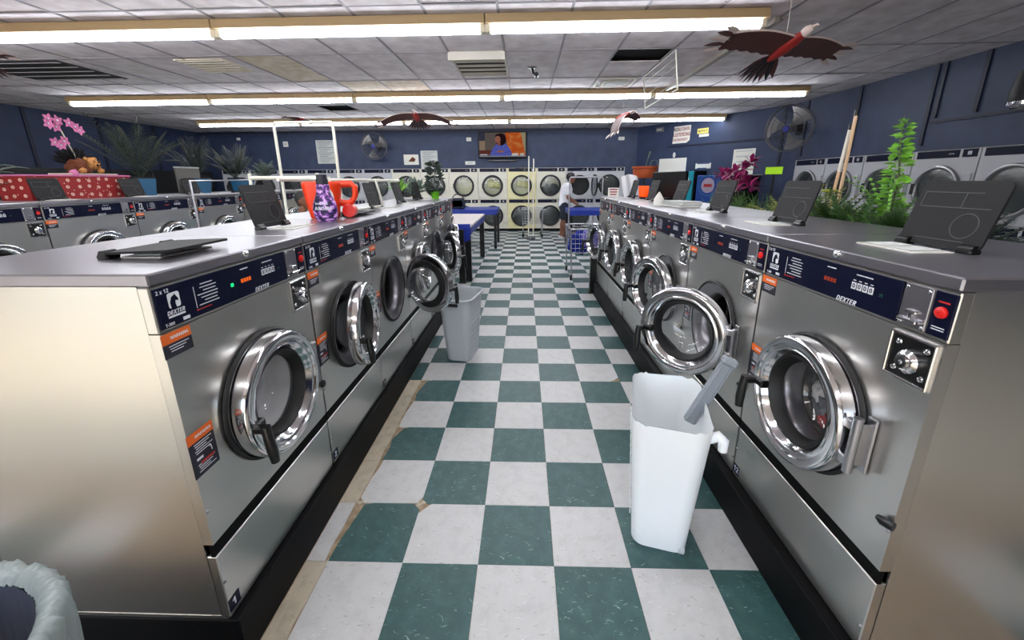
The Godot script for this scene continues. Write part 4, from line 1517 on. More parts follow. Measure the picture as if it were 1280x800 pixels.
# ------------------------------------------------------------------ tables and carts
func table(called: String, label: String, x0: float, x1: float, z0: float, z1: float, y: float, top: String, apron: float, leg: float, legz: Array, lx := []) -> void:
	var o := thing(called, label, "table", Vector3((x0 + x1) / 2, 0, (z0 + z1) / 2))
	var w := x1 - x0
	var d := absf(z1 - z0)
	put(o, "tabletop", boxmesh(Vector3(w, 0.035, d), 0.006), M[top], Vector3(0, y - 0.018, 0))
	for s in [-1, 1]:
		put(o, "apron", boxmesh(Vector3(w - 0.02, apron, 0.02), 0.004), M.blue_laminate, Vector3(0, y - 0.036 - apron / 2, s * (d / 2 - 0.012)))
		put(o, "apron", boxmesh(Vector3(0.02, apron, d - 0.06), 0.004), M.blue_laminate, Vector3(s * (w / 2 - 0.012), y - 0.036 - apron / 2, 0))
		for e in [-1, 1]:
			put(o, "leg", boxmesh(Vector3(leg, y - 0.04, leg * 0.7), 0.004), M.black_plastic, Vector3(s * (w / 2 - leg / 2 - 0.012), (y - 0.04) / 2, e * (d / 2 - leg * 0.5 - 0.02)))

func cart(label: String, where: Vector3, turn: float, w: float, d: float, y0: float, y1: float, pole: float, filled := []) -> Node3D:
	var o := thing("laundry_cart", label, "cart", where, turn)
	var c := [Vector3(-w / 2, 0, d / 2), Vector3(w / 2, 0, d / 2), Vector3(w / 2, 0, -d / 2), Vector3(-w / 2, 0, -d / 2)]
	var g := G.new()
	for k in 4:
		var a: Vector3 = c[k]
		var b: Vector3 = c[(k + 1) % 4]
		g.tube([a + Vector3(0, y1, 0), b + Vector3(0, y1, 0)], 0.011, 8)
		g.tube([a * 0.9 + Vector3(0, y0, 0), b * 0.9 + Vector3(0, y0, 0)], 0.008, 8)
		g.tube([a + Vector3(0, y1, 0), a * 0.9 + Vector3(0, 0.09, 0)], 0.011, 8)
	put(o, "frame", g.mesh(), M.wire)
	g = G.new()
	for k in 4:
		var a: Vector3 = c[k]
		var b: Vector3 = c[(k + 1) % 4]
		for i in range(1, 8):
			var f := i / 8.0
			g.tube([a.lerp(b, f) + Vector3(0, y1, 0), a.lerp(b, f) * 0.9 + Vector3(0, y0, 0)], 0.0035, 5, false)
		for i in range(1, 5):
			var f := i / 5.0
			var s := lerpf(0.9, 1.0, f)
			g.tube([a * s + Vector3(0, lerpf(y0, y1, f), 0), b * s + Vector3(0, lerpf(y0, y1, f), 0)], 0.0035, 5, false)
	for i in range(1, 9):
		var f := i / 9.0
		g.tube([c[0].lerp(c[1], f) * 0.9 + Vector3(0, y0, 0), c[3].lerp(c[2], f) * 0.9 + Vector3(0, y0, 0)], 0.0035, 5, false)
	put(o, "basket_wires", g.mesh(), M.wire).set_meta("kind", "stuff")
	for p in c:
		g = G.new()
		g.at(p * 0.9 + Vector3(0, 0.045, 0), Basis(Vector3.UP, PI / 2 + p.x))
		g.lathe([Vector2(0.001, -0.014), Vector2(0.045, -0.014), Vector2(0.045, 0.014), Vector2(0.001, 0.014)], 16)
		put(o, "caster", g.mesh(), M.black_rubber)
	if pole > 0.0:
		g = G.new()
		g.tube([Vector3(-w / 2, y1, 0), Vector3(-w / 2, pole - 0.02, 0), Vector3(-w / 2 + 0.02, pole, 0), Vector3(w / 2 - 0.02, pole, 0), Vector3(w / 2, pole - 0.02, 0), Vector3(w / 2, y1, 0)], 0.011, 8)
		put(o, "hanging_bar", g.mesh(), M.wire)
	var k := 0
	for b in filled:
		var l := thing("folded_clothes", b[1], "clothes", where + Basis(Vector3.UP, turn) * Vector3(b[2], y0 + 0.12 + b[3], b[4]), turn)
		put(l, "garment", lump(0.17, 90 + k + int(where.z * 3), 0.7), M[b[0]])
		k += 1
	return o

func build_tables_and_carts() -> void:
	table("folding_table", "white-topped folding table with blue edges past the left washers", -1.28, -0.60, -4.62, -6.75, 0.85, "table_white", 0.10, 0.09, [])
	table("folding_table", "blue folding table in front of the back wall dryers, left side", -1.62, -0.42, -7.62, -8.7, 0.86, "blue_laminate", 0.07, 0.06, [])
	table("folding_table", "blue folding table beside the man in white", 1.16, 2.1, -7.55, -8.6, 0.84, "blue_laminate", 0.07, 0.06, [])
	# blue cloth hanging over the near end of the white table
	var g := G.new()
	var rows := []
	for i in 7:
		var row := PackedVector3Array()
		for j in 13:
			var u := j / 12.0
			var drop := 0.09 + 0.24 * (1.0 - absf(u - 0.62) * 1.3)
			var f := i / 6.0
			row.append(Vector3(-1.27 + u * 0.66, 0.858 - (maxf(0.0, f - 0.35) / 0.65) * drop, -4.75 + minf(f, 0.35) * 0.45 + 0.012 * sin(u * 19.0) * maxf(0.0, f - 0.35)))
		rows.append(row)
	g.grid(rows)
	solo("table_cloth", "blue cloth hanging over the end of the white-topped table", "cloth", g, M.cloth_blue)
	# black posts at the row ends
	for e in [[Vector3(1.105, 0, -4.02), "black square post at the end of washer 7", 0.62], [Vector3(-0.74, 0, -4.56), "black square post under the white-topped table", 0.8]]:
		var o := thing("end_post", e[1], "post", e[0])
		put(o, "shaft", boxmesh(Vector3(0.085, e[2], 0.085), 0.006), M.black_plastic, Vector3(0, e[2] / 2, 0))
		put(o, "foot", boxmesh(Vector3(0.11, 0.02, 0.11), 0.003), M.black_plastic, Vector3(0, 0.01, 0))
	cart("chrome wire laundry cart with a hanging bar behind washer 7", Vector3(1.12, 0, -5.05), 0.0, 0.5, 0.75, 0.42, 0.78, 1.52, [["cloth_blue", "blue garments heaped in the near wire cart", -0.08, 0.0, 0.1], ["cloth_lilac", "lilac patterned garment lying over the wire cart rim", 0.1, 0.1, 0.22], ["cloth_dark", "dark garments at the back of the wire cart", 0.05, 0.05, -0.15]])
	cart("chrome wire laundry cart standing before the yellow toned dryer", Vector3(0.4, 0, -9.75), 0.0, 0.56, 0.6, 0.36, 0.74, 0.0, [])
	for e in [[Vector3(0.29, 0.0, -9.1), 2.05, "pale mop pole standing left in the wire cart"], [Vector3(0.41, 0.0, -9.12), 1.99, "pale mop pole standing right in the wire cart"]]:
		var mp := thing("mop", e[2], "mop", e[0])
		put(mp, "handle", rod(Vector3(0, 0.05, 0), Vector3(0, e[1], 0), 0.015, 8).mesh(), M.pole_white)
		put(mp, "head", boxmesh(Vector3(0.1, 0.08, 0.3), 0.02), M.cloth_grey, Vector3(0, 0.04, 0))
	# black tub under the right blue table
	g = G.new()
	g.at(Vector3.ZERO, Basis(Vector3.RIGHT, -PI / 2))
	g.lathe([Vector2(0.001, 0.0), Vector2(0.22, 0.0), Vector2(0.27, 0.4), Vector2(0.285, 0.41), Vector2(0.27, 0.42), Vector2(0.21, 0.02), Vector2(0.001, 0.02)], 28, 0.6, 1.2, 0.9)
	solo("laundry_tub", "black oval laundry tub on the floor under the right blue table", "tub", g, M.can_dark, Vector3(1.5, 0, -7.9))
	g = G.new()
	for k in 3:
		g.at(Vector3(0, 0.0 + k * 0.02, 0))
		g.box(Vector3(0, 0.1, 0), Vector3(0.3 - k * 0.02, 0.2, 0.22), 0.03)
	var ob := solo("laundry_bag", "dark blue laundry bag standing on the far left blue table", "bag", g, M.shorts_navy, Vector3(-1.32, 0.86, -8.0))
	g = G.new()
	g.tube(arc(Vector3(0, 0.2, 0), 0.13, 0.2, PI - 0.2, Vector3.RIGHT, Vector3.UP, 8), 0.012, 8)
	put(ob, "handle", g.mesh(), M.black_plastic)
	# tall white pipe frame and hanging rails on the left
	var o := thing("clothes_rack", "tall white pipe frame for hanging clothes behind the left washers", "clothes rack", Vector3(-2.25, 0, -3.4))
	g = G.new()
	g.tube([Vector3(-0.33, 0.1, 0), Vector3(-0.33, 2.09, 0), Vector3(-0.315, 2.115, 0), Vector3(0.315, 2.115, 0), Vector3(0.33, 2.09, 0), Vector3(0.33, 0.1, 0)], 0.016, 10)
	put(o, "frame", g.mesh(), M.pvc_white)
	g = G.new()
	g.tube([Vector3(-0.68, 1.53, 0.03), Vector3(0.10, 1.53, 0.03)], 0.021, 10)
	put(o, "cross_bar", g.mesh(), M.pvc_white)
	for xx in [-0.68, 0.10]:
		g = G.new()
		g.tube([Vector3(xx, 1.58, 0.03), Vector3(xx, 1.36, 0.03)], 0.018, 8)
		put(o, "end_stub", g.mesh(), M.pvc_white)
	g = G.new()
	g.box(Vector3(0, 0.1, 0), Vector3(0.7, 0.04, 0.4), 0.006)
	put(o, "base", g.mesh(), M.pvc_white)
	for p in [Vector3(-0.3, 0.04, 0.16), Vector3(0.3, 0.04, 0.16), Vector3(-0.3, 0.04, -0.16), Vector3(0.3, 0.04, -0.16)]:
		g = G.new()
		g.at(p, Basis(Vector3.UP, PI / 2))
		g.lathe([Vector2(0.001, -0.012), Vector2(0.04, -0.012), Vector2(0.04, 0.012), Vector2(0.001, 0.012)], 14)
		put(o, "caster", g.mesh(), M.black_rubber)
	o = thing("hanging_rail", "thin chrome rail frame standing before the far left washers", "clothes rack", Vector3(-3.15, 0, -3.2), PI / 2)
	g = G.new()
	g.tube([Vector3(-0.42, 0.08, 0), Vector3(-0.42, 1.50, 0), Vector3(1.1, 1.52, 0), Vector3(1.1, 0.08, 0)], 0.011, 8)
	put(o, "frame", g.mesh(), M.wire)
	g = G.new()
	g.tube([Vector3(-0.42, 0.08, -0.25), Vector3(-0.42, 0.08, 0.25)], 0.014, 8)
	g.tube([Vector3(1.1, 0.08, -0.25), Vector3(1.1, 0.08, 0.25)], 0.014, 8)
	put(o, "feet", g.mesh(), M.wire)
	# white rack standing on the left washers
	o = thing("drying_rack", "white pipe rack standing on top of washers 3 and 4", "clothes rack", Vector3(-1.05, 1.275, -1.9))
	g = G.new()
	g.tube([Vector3(-0.22, 0.225, 0.75), Vector3(0.0, 0.215, -0.9)], 0.012, 8)
	put(o, "cross_bar", g.mesh(), M.pvc_white)
	for e in [[-0.02, 0.0, 0.42, 0.24], [0.03, 0.0, -0.30, 0.225], [-0.16, 0.0, -0.62, 0.215]]:
		g = G.new()
		g.tube([Vector3(e[0], 0.0, e[2]), Vector3(e[0] - 0.05, e[3], e[2])], 0.010, 8)
		put(o, "upright", g.mesh(), M.pvc_white)
	g = G.new()
	g.tube([Vector3(-0.02, 0.01, 0.42), Vector3(0.03, 0.01, -0.30), Vector3(-0.16, 0.01, -0.62)], 0.009, 8)
	put(o, "base_bar", g.mesh(), M.pvc_white)

# ------------------------------------------------------------------ things on the walls
func diag_at(s: float, y: float, off := 0.012) -> Transform3D:
	var dd := Vector3(2.19, 0, 3.47).normalized()
	var nn := Vector3(-dd.z, 0, dd.x)
	return Transform3D(Basis(Vector3.UP, -atan2(dd.z, dd.x)), Vector3(3.45, y, BACK_Z) + dd * s + nn * off)

func notice(label: String, xf: Transform3D, w: float, h: float, lines: int, ink := "ink_grey", base := "paper", group := "") -> Node3D:
	var o := thing("wall_notice", label, "notice", Vector3.ZERO, 0.0, group)
	o.transform = xf
	put(o, "sheet", boxmesh(Vector3(w, h, 0.006), 0.001), M[base])
	if lines:
		for k in lines:
			var f := 1.0 - 0.22 * ((k * 7) % 3)
			put(o, "text_line", boxmesh(Vector3(w * 0.8 * f, h * 0.28 / lines, 0.001)), M[ink], Vector3(-w * 0.06 * (k % 3), h * (0.42 - 0.84 * k / maxi(lines - 1, 1)), 0.0036))
	return o

func fan(label: String, where: Vector3, turn: float, r: float, tilt: float, spin: float, blades: int) -> void:
	var o := thing("wall_fan", label, "fan", where, turn)
	o.rotation.x = tilt
	var g := G.new()
	for k in 3:
		var rr: float = r * [1.0, 0.7, 0.4][k]
		g.at(Vector3(0, 0, 0.06 + 0.025 * k))
		g.tube(arc(Vector3.ZERO, rr, 0, TAU, Vector3.RIGHT, Vector3.UP, 32), 0.005 if k else 0.010, 6, false)
	for k in 30:
		var th := TAU * k / 30.0
		var d := Vector3(cos(th), sin(th), 0)
		g.at(Vector3.ZERO)
		g.tube([d * 0.05 + Vector3(0, 0, 0.12), d * r * 0.7 + Vector3(0, 0, 0.085), d * r + Vector3(0, 0, 0.0)], 0.0022, 5, false)
	put(o, "guard", g.mesh(), M.fan_grey)
	g = G.new()
	g.tube(arc(Vector3.ZERO, r, 0, TAU, Vector3.RIGHT, Vector3.UP, 32), 0.012, 6, false)
	put(o, "rear_ring", g.mesh(), M.fan_grey)
	for k in blades:
		g = G.new()
		var rows := []
		for i in 7:
			var f := i / 6.0
			var row := PackedVector3Array()
			for j in 6:
				var a := -0.55 + 1.1 * j / 5.0 * (0.5 + 0.5 * f)
				row.append(Vector3(cos(a) * lerpf(0.04, r * 0.92, f), sin(a) * lerpf(0.04, r * 0.92, f), 0.03 + 0.06 * (j / 5.0 - 0.5)))
			rows.append(row)
		g.grid(rows, false, true)
		for rw in rows:
			for j in 6:
				rw[j] -= Vector3(0, 0, 0.003)
		g.grid(rows)
		var bl := put(o, "blade", g.mesh(), M.fan_blade)
		bl.rotation.z = spin + TAU * k / blades
	g = G.new()
	g.lathe([Vector2(0.001, -0.14), Vector2(0.07, -0.14), Vector2(0.075, -0.02), Vector2(0.001, -0.02)], 20)
	put(o, "motor", g.mesh(), M.fan_grey)
	g = G.new()
	g.lathe([Vector2(0.06, 0.118), Vector2(0.055, 0.128), Vector2(0.001, 0.132)], 20)
	put(o, "badge", g.mesh(), M.fan_blue)
	g = G.new()
	g.tube([Vector3(0, 0, -0.12), Vector3(0, -0.05, -0.2), Vector3(0, -0.05, -0.34)], 0.024, 8)
	g.box(Vector3(0, -0.05, -0.35), Vector3(0.14, 0.2, 0.02), 0.004)
	put(o, "wall_bracket", g.mesh(), M.black_plastic)

func screen_picture() -> ImageTexture:
	# a talk programme: a dark haired guest in a blue patterned top between a grey set and an orange wall
	var w := 320
	var h := 180
	var im := Image.create(w, h, false, Image.FORMAT_RGB8)
	im.fill(Color(0.42, 0.38, 0.36))
	im.fill_rect(Rect2i(0, 0, 40, 60), Color(0.25, 0.25, 0.32))
	im.fill_rect(Rect2i(0, 60, 40, 70), Color(0.62, 0.54, 0.46))
	im.fill_rect(Rect2i(0, 130, 120, 30), Color(0.42, 0.22, 0.2))
	var f := FastNoiseLite.new()
	f.seed = 8
	f.frequency = 0.02
	var r := RandomNumberGenerator.new()
	r.seed = 4
	for y in h:
		for x in w:
			var c := im.get_pixel(x, y)
			if x > 178 + y * 0.18:
				c = Color(0.82, 0.36, 0.14).lerp(Color(0.9, 0.62, 0.35), clampf(f.get_noise_2d(x, y) + 0.2, 0, 1))
				if x > 285 + y * 0.2:
					c = Color(0.66, 0.62, 0.5)
			var p := Vector2(x, y)
			var body := Vector2((p.x - 150) / (52.0 + (p.y - 70) * 0.25), (p.y - 150) / 78.0)
			if p.y > 72 and body.length() < 1.0:
				c = Color(0.2, 0.24, 0.68).lerp(Color(0.62, 0.66, 0.95), 1.0 if f.get_noise_2d(x * 9.0, y * 9.0) > 0.12 else 0.0)
			if Vector2((p.x - 148) / 38.0, (p.y - 50) / 46.0).length() < 1.0 and p.x > 116 or Vector2((p.x - 134) / 24.0, (p.y - 24) / 16.0).length() < 1.0:
				c = Color(0.15, 0.06, 0.08)
			if Vector2((p.x - 136) / 11.0, (p.y - 82) / 16.0).length() < 1.0:
				c = Color(0.58, 0.36, 0.31)
			if Vector2((p.x - 128) / 19.0, (p.y - 50) / 27.0).length() < 1.0:
				c = Color(0.68, 0.44, 0.38)
			if (Vector2((p.x - 120) / 4.0, (p.y - 44) / 2.0).length() < 1.0) or (Vector2((p.x - 135) / 4.0, (p.y - 44) / 2.0).length() < 1.0):
				c = Color(0.1, 0.05, 0.06)
			if Vector2((p.x - 127) / 7.0, (p.y - 65) / 2.5).length() < 1.0:
				c = Color(0.6, 0.16, 0.18)
			if Vector2((p.x - 146) / 26.0, (p.y - 140) / 9.0).length() < 1.0:
				c = Color(0.64, 0.42, 0.36)
			if y > 160 and y < 168 and x > 4 and x < 54:
				c = Color(0.92, 0.92, 0.95)
			if y > 152 and Vector2((p.x - 246) / 24.0, (p.y - 164) / 11.0).length() < 1.0:
				c = Color(0.9, 0.88, 0.85)
			if y > 154 and y < 174 and x > 282 and x < 310:
				c = Color(0.85, 0.83, 0.78)
			if y > 172:
				c = Color(0.6, 0.62, 0.72)
			im.set_pixel(x, y, c)
	return ImageTexture.create_from_image(im)

func build_wall_things() -> void:
	# television
	var o := thing("television", "wide flat television on the back wall showing a talk programme", "television", Vector3(-0.455, 2.465, BACK_Z + 0.12))
	put(o, "case", boxmesh(Vector3(1.40, 0.72, 0.06), 0.01), M.screen_black)
	var sm := mat("screen_picture", Color.BLACK, 0.6, 0.0, 0.1)
	sm.emission_enabled = true
	sm.emission = Color.BLACK
	sm.emission_texture = screen_picture()
	sm.emission_energy_multiplier = 0.72
	var g := G.new()
	g.quad(Vector3(-0.67, -0.32, 0.0315), Vector3(0.67, -0.32, 0.0315), Vector3(0.67, 0.335, 0.0315), Vector3(-0.67, 0.335, 0.0315), Vector3.BACK)
	put(o, "screen", g.mesh(), sm)
	put(o, "wall_mount", boxmesh(Vector3(0.5, 0.3, 0.08)), M.black_plastic, Vector3(0, 0, -0.07))
	o = thing("sound_bar", "thin black sound bar under the television", "sound bar", Vector3(-0.45, 2.04, BACK_Z + 0.06))
	put(o, "case", boxmesh(Vector3(0.85, 0.05, 0.09), 0.01), M.black_plastic)
	put(o, "grille", boxmesh(Vector3(0.6, 0.02, 0.004)), M.fan_grey, Vector3(0, 0, 0.047))
	# fans
	fan("grey wall fan high on the back wall, left of the notices", Vector3(-4.12, 2.45, BACK_Z + 0.36), 0.0, 0.36, 0.1, 0.4, 3)
	fan("grey wall fan with a blue hub above the right wall dryers", Vector3(5.25, 2.40, -7.1), -PI / 2 + 0.55, 0.42, 0.12, 0.9, 3)
	o = thing("wall_lamp", "dark round wall lamp cut off by the right picture edge", "lamp", Vector3(5.5, 2.30, -3.55), -PI / 2)
	g = G.new()
	g.at(Vector3.ZERO, Basis(Vector3.RIGHT, -PI / 2))
	g.lathe([Vector2(0.001, -0.1), Vector2(0.09, -0.09), Vector2(0.12, -0.04), Vector2(0.12, 0.06), Vector2(0.09, 0.26), Vector2(0.001, 0.27)], 24)
	put(o, "housing", g.mesh(), M.can_dark)
	g = G.new()
	g.at(Vector3(0, -0.08, 0), Basis(Vector3.RIGHT, -PI / 2))
	g.lathe([Vector2(0.09, -0.025), Vector2(0.128, 0.0), Vector2(0.13, 0.035), Vector2(0.122, 0.035)], 24)
	put(o, "rim", g.mesh(), M.chrome)
	put(o, "wall_bracket", boxmesh(Vector3(0.06, 0.2, 0.14), 0.006), M.black_plastic, Vector3(0, 0.2, -0.07))
	# notices on the back wall
	var bz := BACK_Z + 0.006
	notice("grey framed notice seen through the tall white frame", Transform3D(Basis.IDENTITY, Vector3(-5.72, 2.33, bz)), 0.56, 0.66, 12, "ink_grey", "paper_dim")
	o = notice("small white poster with a brown picture on the back wall", Transform3D(Basis.IDENTITY, Vector3(-3.18, 2.09, bz)), 0.44, 0.29, 0)
	g = G.new()
	g.at(Vector3(0.02, 0.0, 0.003))
	g.ext(PackedVector2Array([Vector2(-0.11, -0.05), Vector2(0.08, -0.06), Vector2(0.11, 0.02), Vector2(0.02, 0.08), Vector2(-0.03, 0.03)]), 0.0, 0.001)
	put(o, "picture", g.mesh(), M.plush_brown)
	notice("tall pale notice standing above the dryers beside the fan", Transform3D(Basis.IDENTITY, Vector3(-2.64, 2.08, bz)), 0.5, 0.52, 12, "ink_grey", "paper_dim")
	for e in [[-1.44, 2.64, 0.14, 0.1, "small white sensor box left of the television"], [2.98, 2.62, 0.17, 0.09, "small white sensor box right of the television"], [-6.9, 2.56, 0.14, 0.15, "small white switch plate behind the tall frame"], [-8.3, 2.72, 0.1, 0.07, "tiny white box high in the left back corner"], [-1.42, 1.98, 0.3, 0.1, "low white box above the dryers left of the television"]]:
		o = thing("wall_box", e[4], "sensor", Vector3(e[0], e[1], BACK_Z + 0.02))
		put(o, "case", boxmesh(Vector3(e[2], e[3], 0.04), 0.008), M.paper)
		put(o, "face", boxmesh(Vector3(e[2] * 0.5, e[3] * 0.4, 0.004)), M.paper_dim, Vector3(0, 0, 0.021))
	# signs on the angled wall
	o = thing("warning_sign", "white sign reading no alcohol loitering on property", "sign", Vector3.ZERO)
	o.transform = diag_at(1.49, 2.585)
	g = G.new()
	g.ext(PackedVector2Array([Vector2(-0.26, -0.21), Vector2(0.16, -0.21), Vector2(0.25, -0.15), Vector2(0.26, 0.21), Vector2(-0.24, 0.21)]), 0.0, 0.004)
	put(o, "sheet", g.mesh(), M.paper)
	var tb := Basis.IDENTITY.scaled(Vector3(0.8, 1, 1))
	g = G.new()
	g.text("NO", 0.085, Vector3(-0.175, 0.13, 0.005), tb, 0.001, true)
	put(o, "dark_lettering", g.mesh(), M.ink_dark)
	g = G.new()
	g.text("ALCOHOL", 0.075, Vector3(0.065, 0.13, 0.005), Basis.IDENTITY.scaled(Vector3(0.72, 1, 1)), 0.001, true)
	g.text("LOITERING", 0.085, Vector3(0.0, 0.0, 0.005), Basis.IDENTITY.scaled(Vector3(0.82, 1, 1)), 0.001, true)
	g.text("ON PROPERTY", 0.06, Vector3(-0.03, -0.125, 0.005), Basis.IDENTITY.scaled(Vector3(0.78, 1, 1)), 0.001, true)
	put(o, "red_lettering", g.mesh(), M.ink_red)
	o = thing("warning_sign", "small yellow sign above a white strip on the angled wall", "sign", Vector3.ZERO)
	o.transform = diag_at(2.11, 2.575)
	put(o, "sheet", boxmesh(Vector3(0.3, 0.12, 0.004)), M.sign_yellow, Vector3(-0.02, 0.04, 0))
	put(o, "lower_strip", boxmesh(Vector3(0.26, 0.06, 0.004)), M.paper, Vector3(0.02, -0.065, 0))
	g = G.new()
	g.text("NOTICE", 0.05, Vector3(-0.02, 0.04, 0.003), Basis.IDENTITY, 0.001, true)
	put(o, "lettering", g.mesh(), M.ink_dark)
	o = thing("wall_box", "grey alarm box near the ceiling of the angled wall", "alarm", Vector3.ZERO)
	o.transform = diag_at(0.8, 2.77, 0.03)
	put(o, "case", boxmesh(Vector3(0.24, 0.12, 0.06), 0.01), M.fan_blade)
	put(o, "face", boxmesh(Vector3(0.16, 0.05, 0.004)), M.paper_dim, Vector3(0, 0, 0.032))
	o = thing("wall_plaque", "small white oval plaque on the angled wall", "plaque", Vector3.ZERO)
	o.transform = diag_at(1.31, 2.09, 0.002)
	g = G.new()
	g.lathe([Vector2(0.07, 0.0), Vector2(0.066, 0.008), Vector2(0.001, 0.011)], 24, 0.9, 0.6, 1.0)
	put(o, "plate", g.mesh(), M.paper)
	g = G.new()
	g.lathe([Vector2(0.05, 0.008), Vector2(0.048, 0.0105), Vector2(0.04, 0.0105), Vector2(0.038, 0.009)], 24, 0.9, 0.6, 1.0)
	put(o, "rim", g.mesh(), M.paper_dim)
	notice("large white sheet above the teal kiosk", diag_at(1.28, 1.83), 0.86, 0.36, 0)
	notice("white and blue strip sheet right of the teal kiosk", diag_at(2.2, 1.79), 0.42, 0.13, 2, "round_blue")
	o = notice("pale printed board behind the magenta flowers", diag_at(3.2, 1.85), 0.5, 0.55, 5, "paper_dim")
	# kiosk: black body with a teal fascia
	o = thing("vending_kiosk", "teal fronted vending kiosk with a black side against the angled wall", "kiosk", Vector3.ZERO)
	o.transform = diag_at(1.9, 0.0, 0.24)
	put(o, "body", boxmesh(Vector3(0.06, 1.68, 0.42), 0.01), M.screen_black, Vector3(0.41, 0.84, 0))
	put(o, "front_fascia", boxmesh(Vector3(0.8, 1.66, 0.40), 0.012), M.teal_panel, Vector3(-0.022, 0.83, 0))
	put(o, "window", boxmesh(Vector3(0.4, 0.5, 0.01)), M.dryer_dark, Vector3(-0.1, 0.9, 0.203))
	put(o, "keypad", boxmesh(Vector3(0.012, 0.16, 0.12), 0.003), M.fan_grey, Vector3(0.445, 1.1, 0))
	put(o, "label_plate", boxmesh(Vector3(0.004, 0.03, 0.1)), M.paper, Vector3(0.442, 0.97, 0))
	g = G.new()
	g.tube(arc(Vector3(0.05, 1.42, 0.205), 0.2, 0.1, PI - 0.1, Vector3.RIGHT, Vector3.UP, 10), 0.018, 6)
	put(o, "arched_lettering_band", g.mesh(), M.paper)
	# blue drinks machine with a round badge
	o = thing("drinks_machine", "blue drinks machine with a round white and blue badge", "vending machine", Vector3.ZERO)
	o.transform = diag_at(2.78, 0.0, 0.3)
	put(o, "body", boxmesh(Vector3(0.62, 1.56, 0.56), 0.02), M.round_blue, Vector3(0, 0.78, 0))
	g = G.new()
	g.lathe([Vector2(0.24, 0.0), Vector2(0.238, 0.01), Vector2(0.222, 0.01), Vector2(0.22, 0.0)], 36)
	put(o, "badge_ring", g.mesh(), M.planter_blue, Vector3(0, 1.33, 0.281))
	g = G.new()
	g.lathe([Vector2(0.17, 0.0), Vector2(0.165, 0.008), Vector2(0.001, 0.010)], 36)
	put(o, "badge", g.mesh(), M.badge_grey, Vector3(0, 1.33, 0.281))
	put(o, "badge_band", boxmesh(Vector3(0.2, 0.07, 0.004)), M.ink_red, Vector3(0, 1.33, 0.292))
	put(o, "slot_panel", boxmesh(Vector3(0.2, 0.5, 0.01), 0.003), M.screen_black, Vector3(0.16, 0.7, 0.283))
	# black cabinet with a shelf top under the pale board
	o = thing("side_cabinet", "black cabinet with a pale top under the printed board", "cabinet", Vector3.ZERO)
	o.transform = diag_at(3.4, 0.0, 0.28)
	put(o, "body", boxmesh(Vector3(0.5, 1.53, 0.5), 0.01), M.screen_black, Vector3(0, 0.77, 0))
	put(o, "top", boxmesh(Vector3(0.56, 0.025, 0.54), 0.006), M.paper_dim, Vector3(0, 1.555, 0))
	# neon card on an arm by the right wall
	o = thing("neon_card", "fluorescent yellow card on a black arm by the last right dryer", "sign", Vector3(5.2, 1.63, -7.3), -PI / 2 + 0.5)
	put(o, "card", boxmesh(Vector3(0.34, 0.14, 0.004)), M.neon_yellow)
	put(o, "arm", boxmesh(Vector3(0.03, 1.56, 0.03)), M.black_plastic, Vector3(0, -0.85, -0.02))
	put(o, "foot", boxmesh(Vector3(0.3, 0.02, 0.3)), M.black_plastic, Vector3(0, -1.62, -0.02))

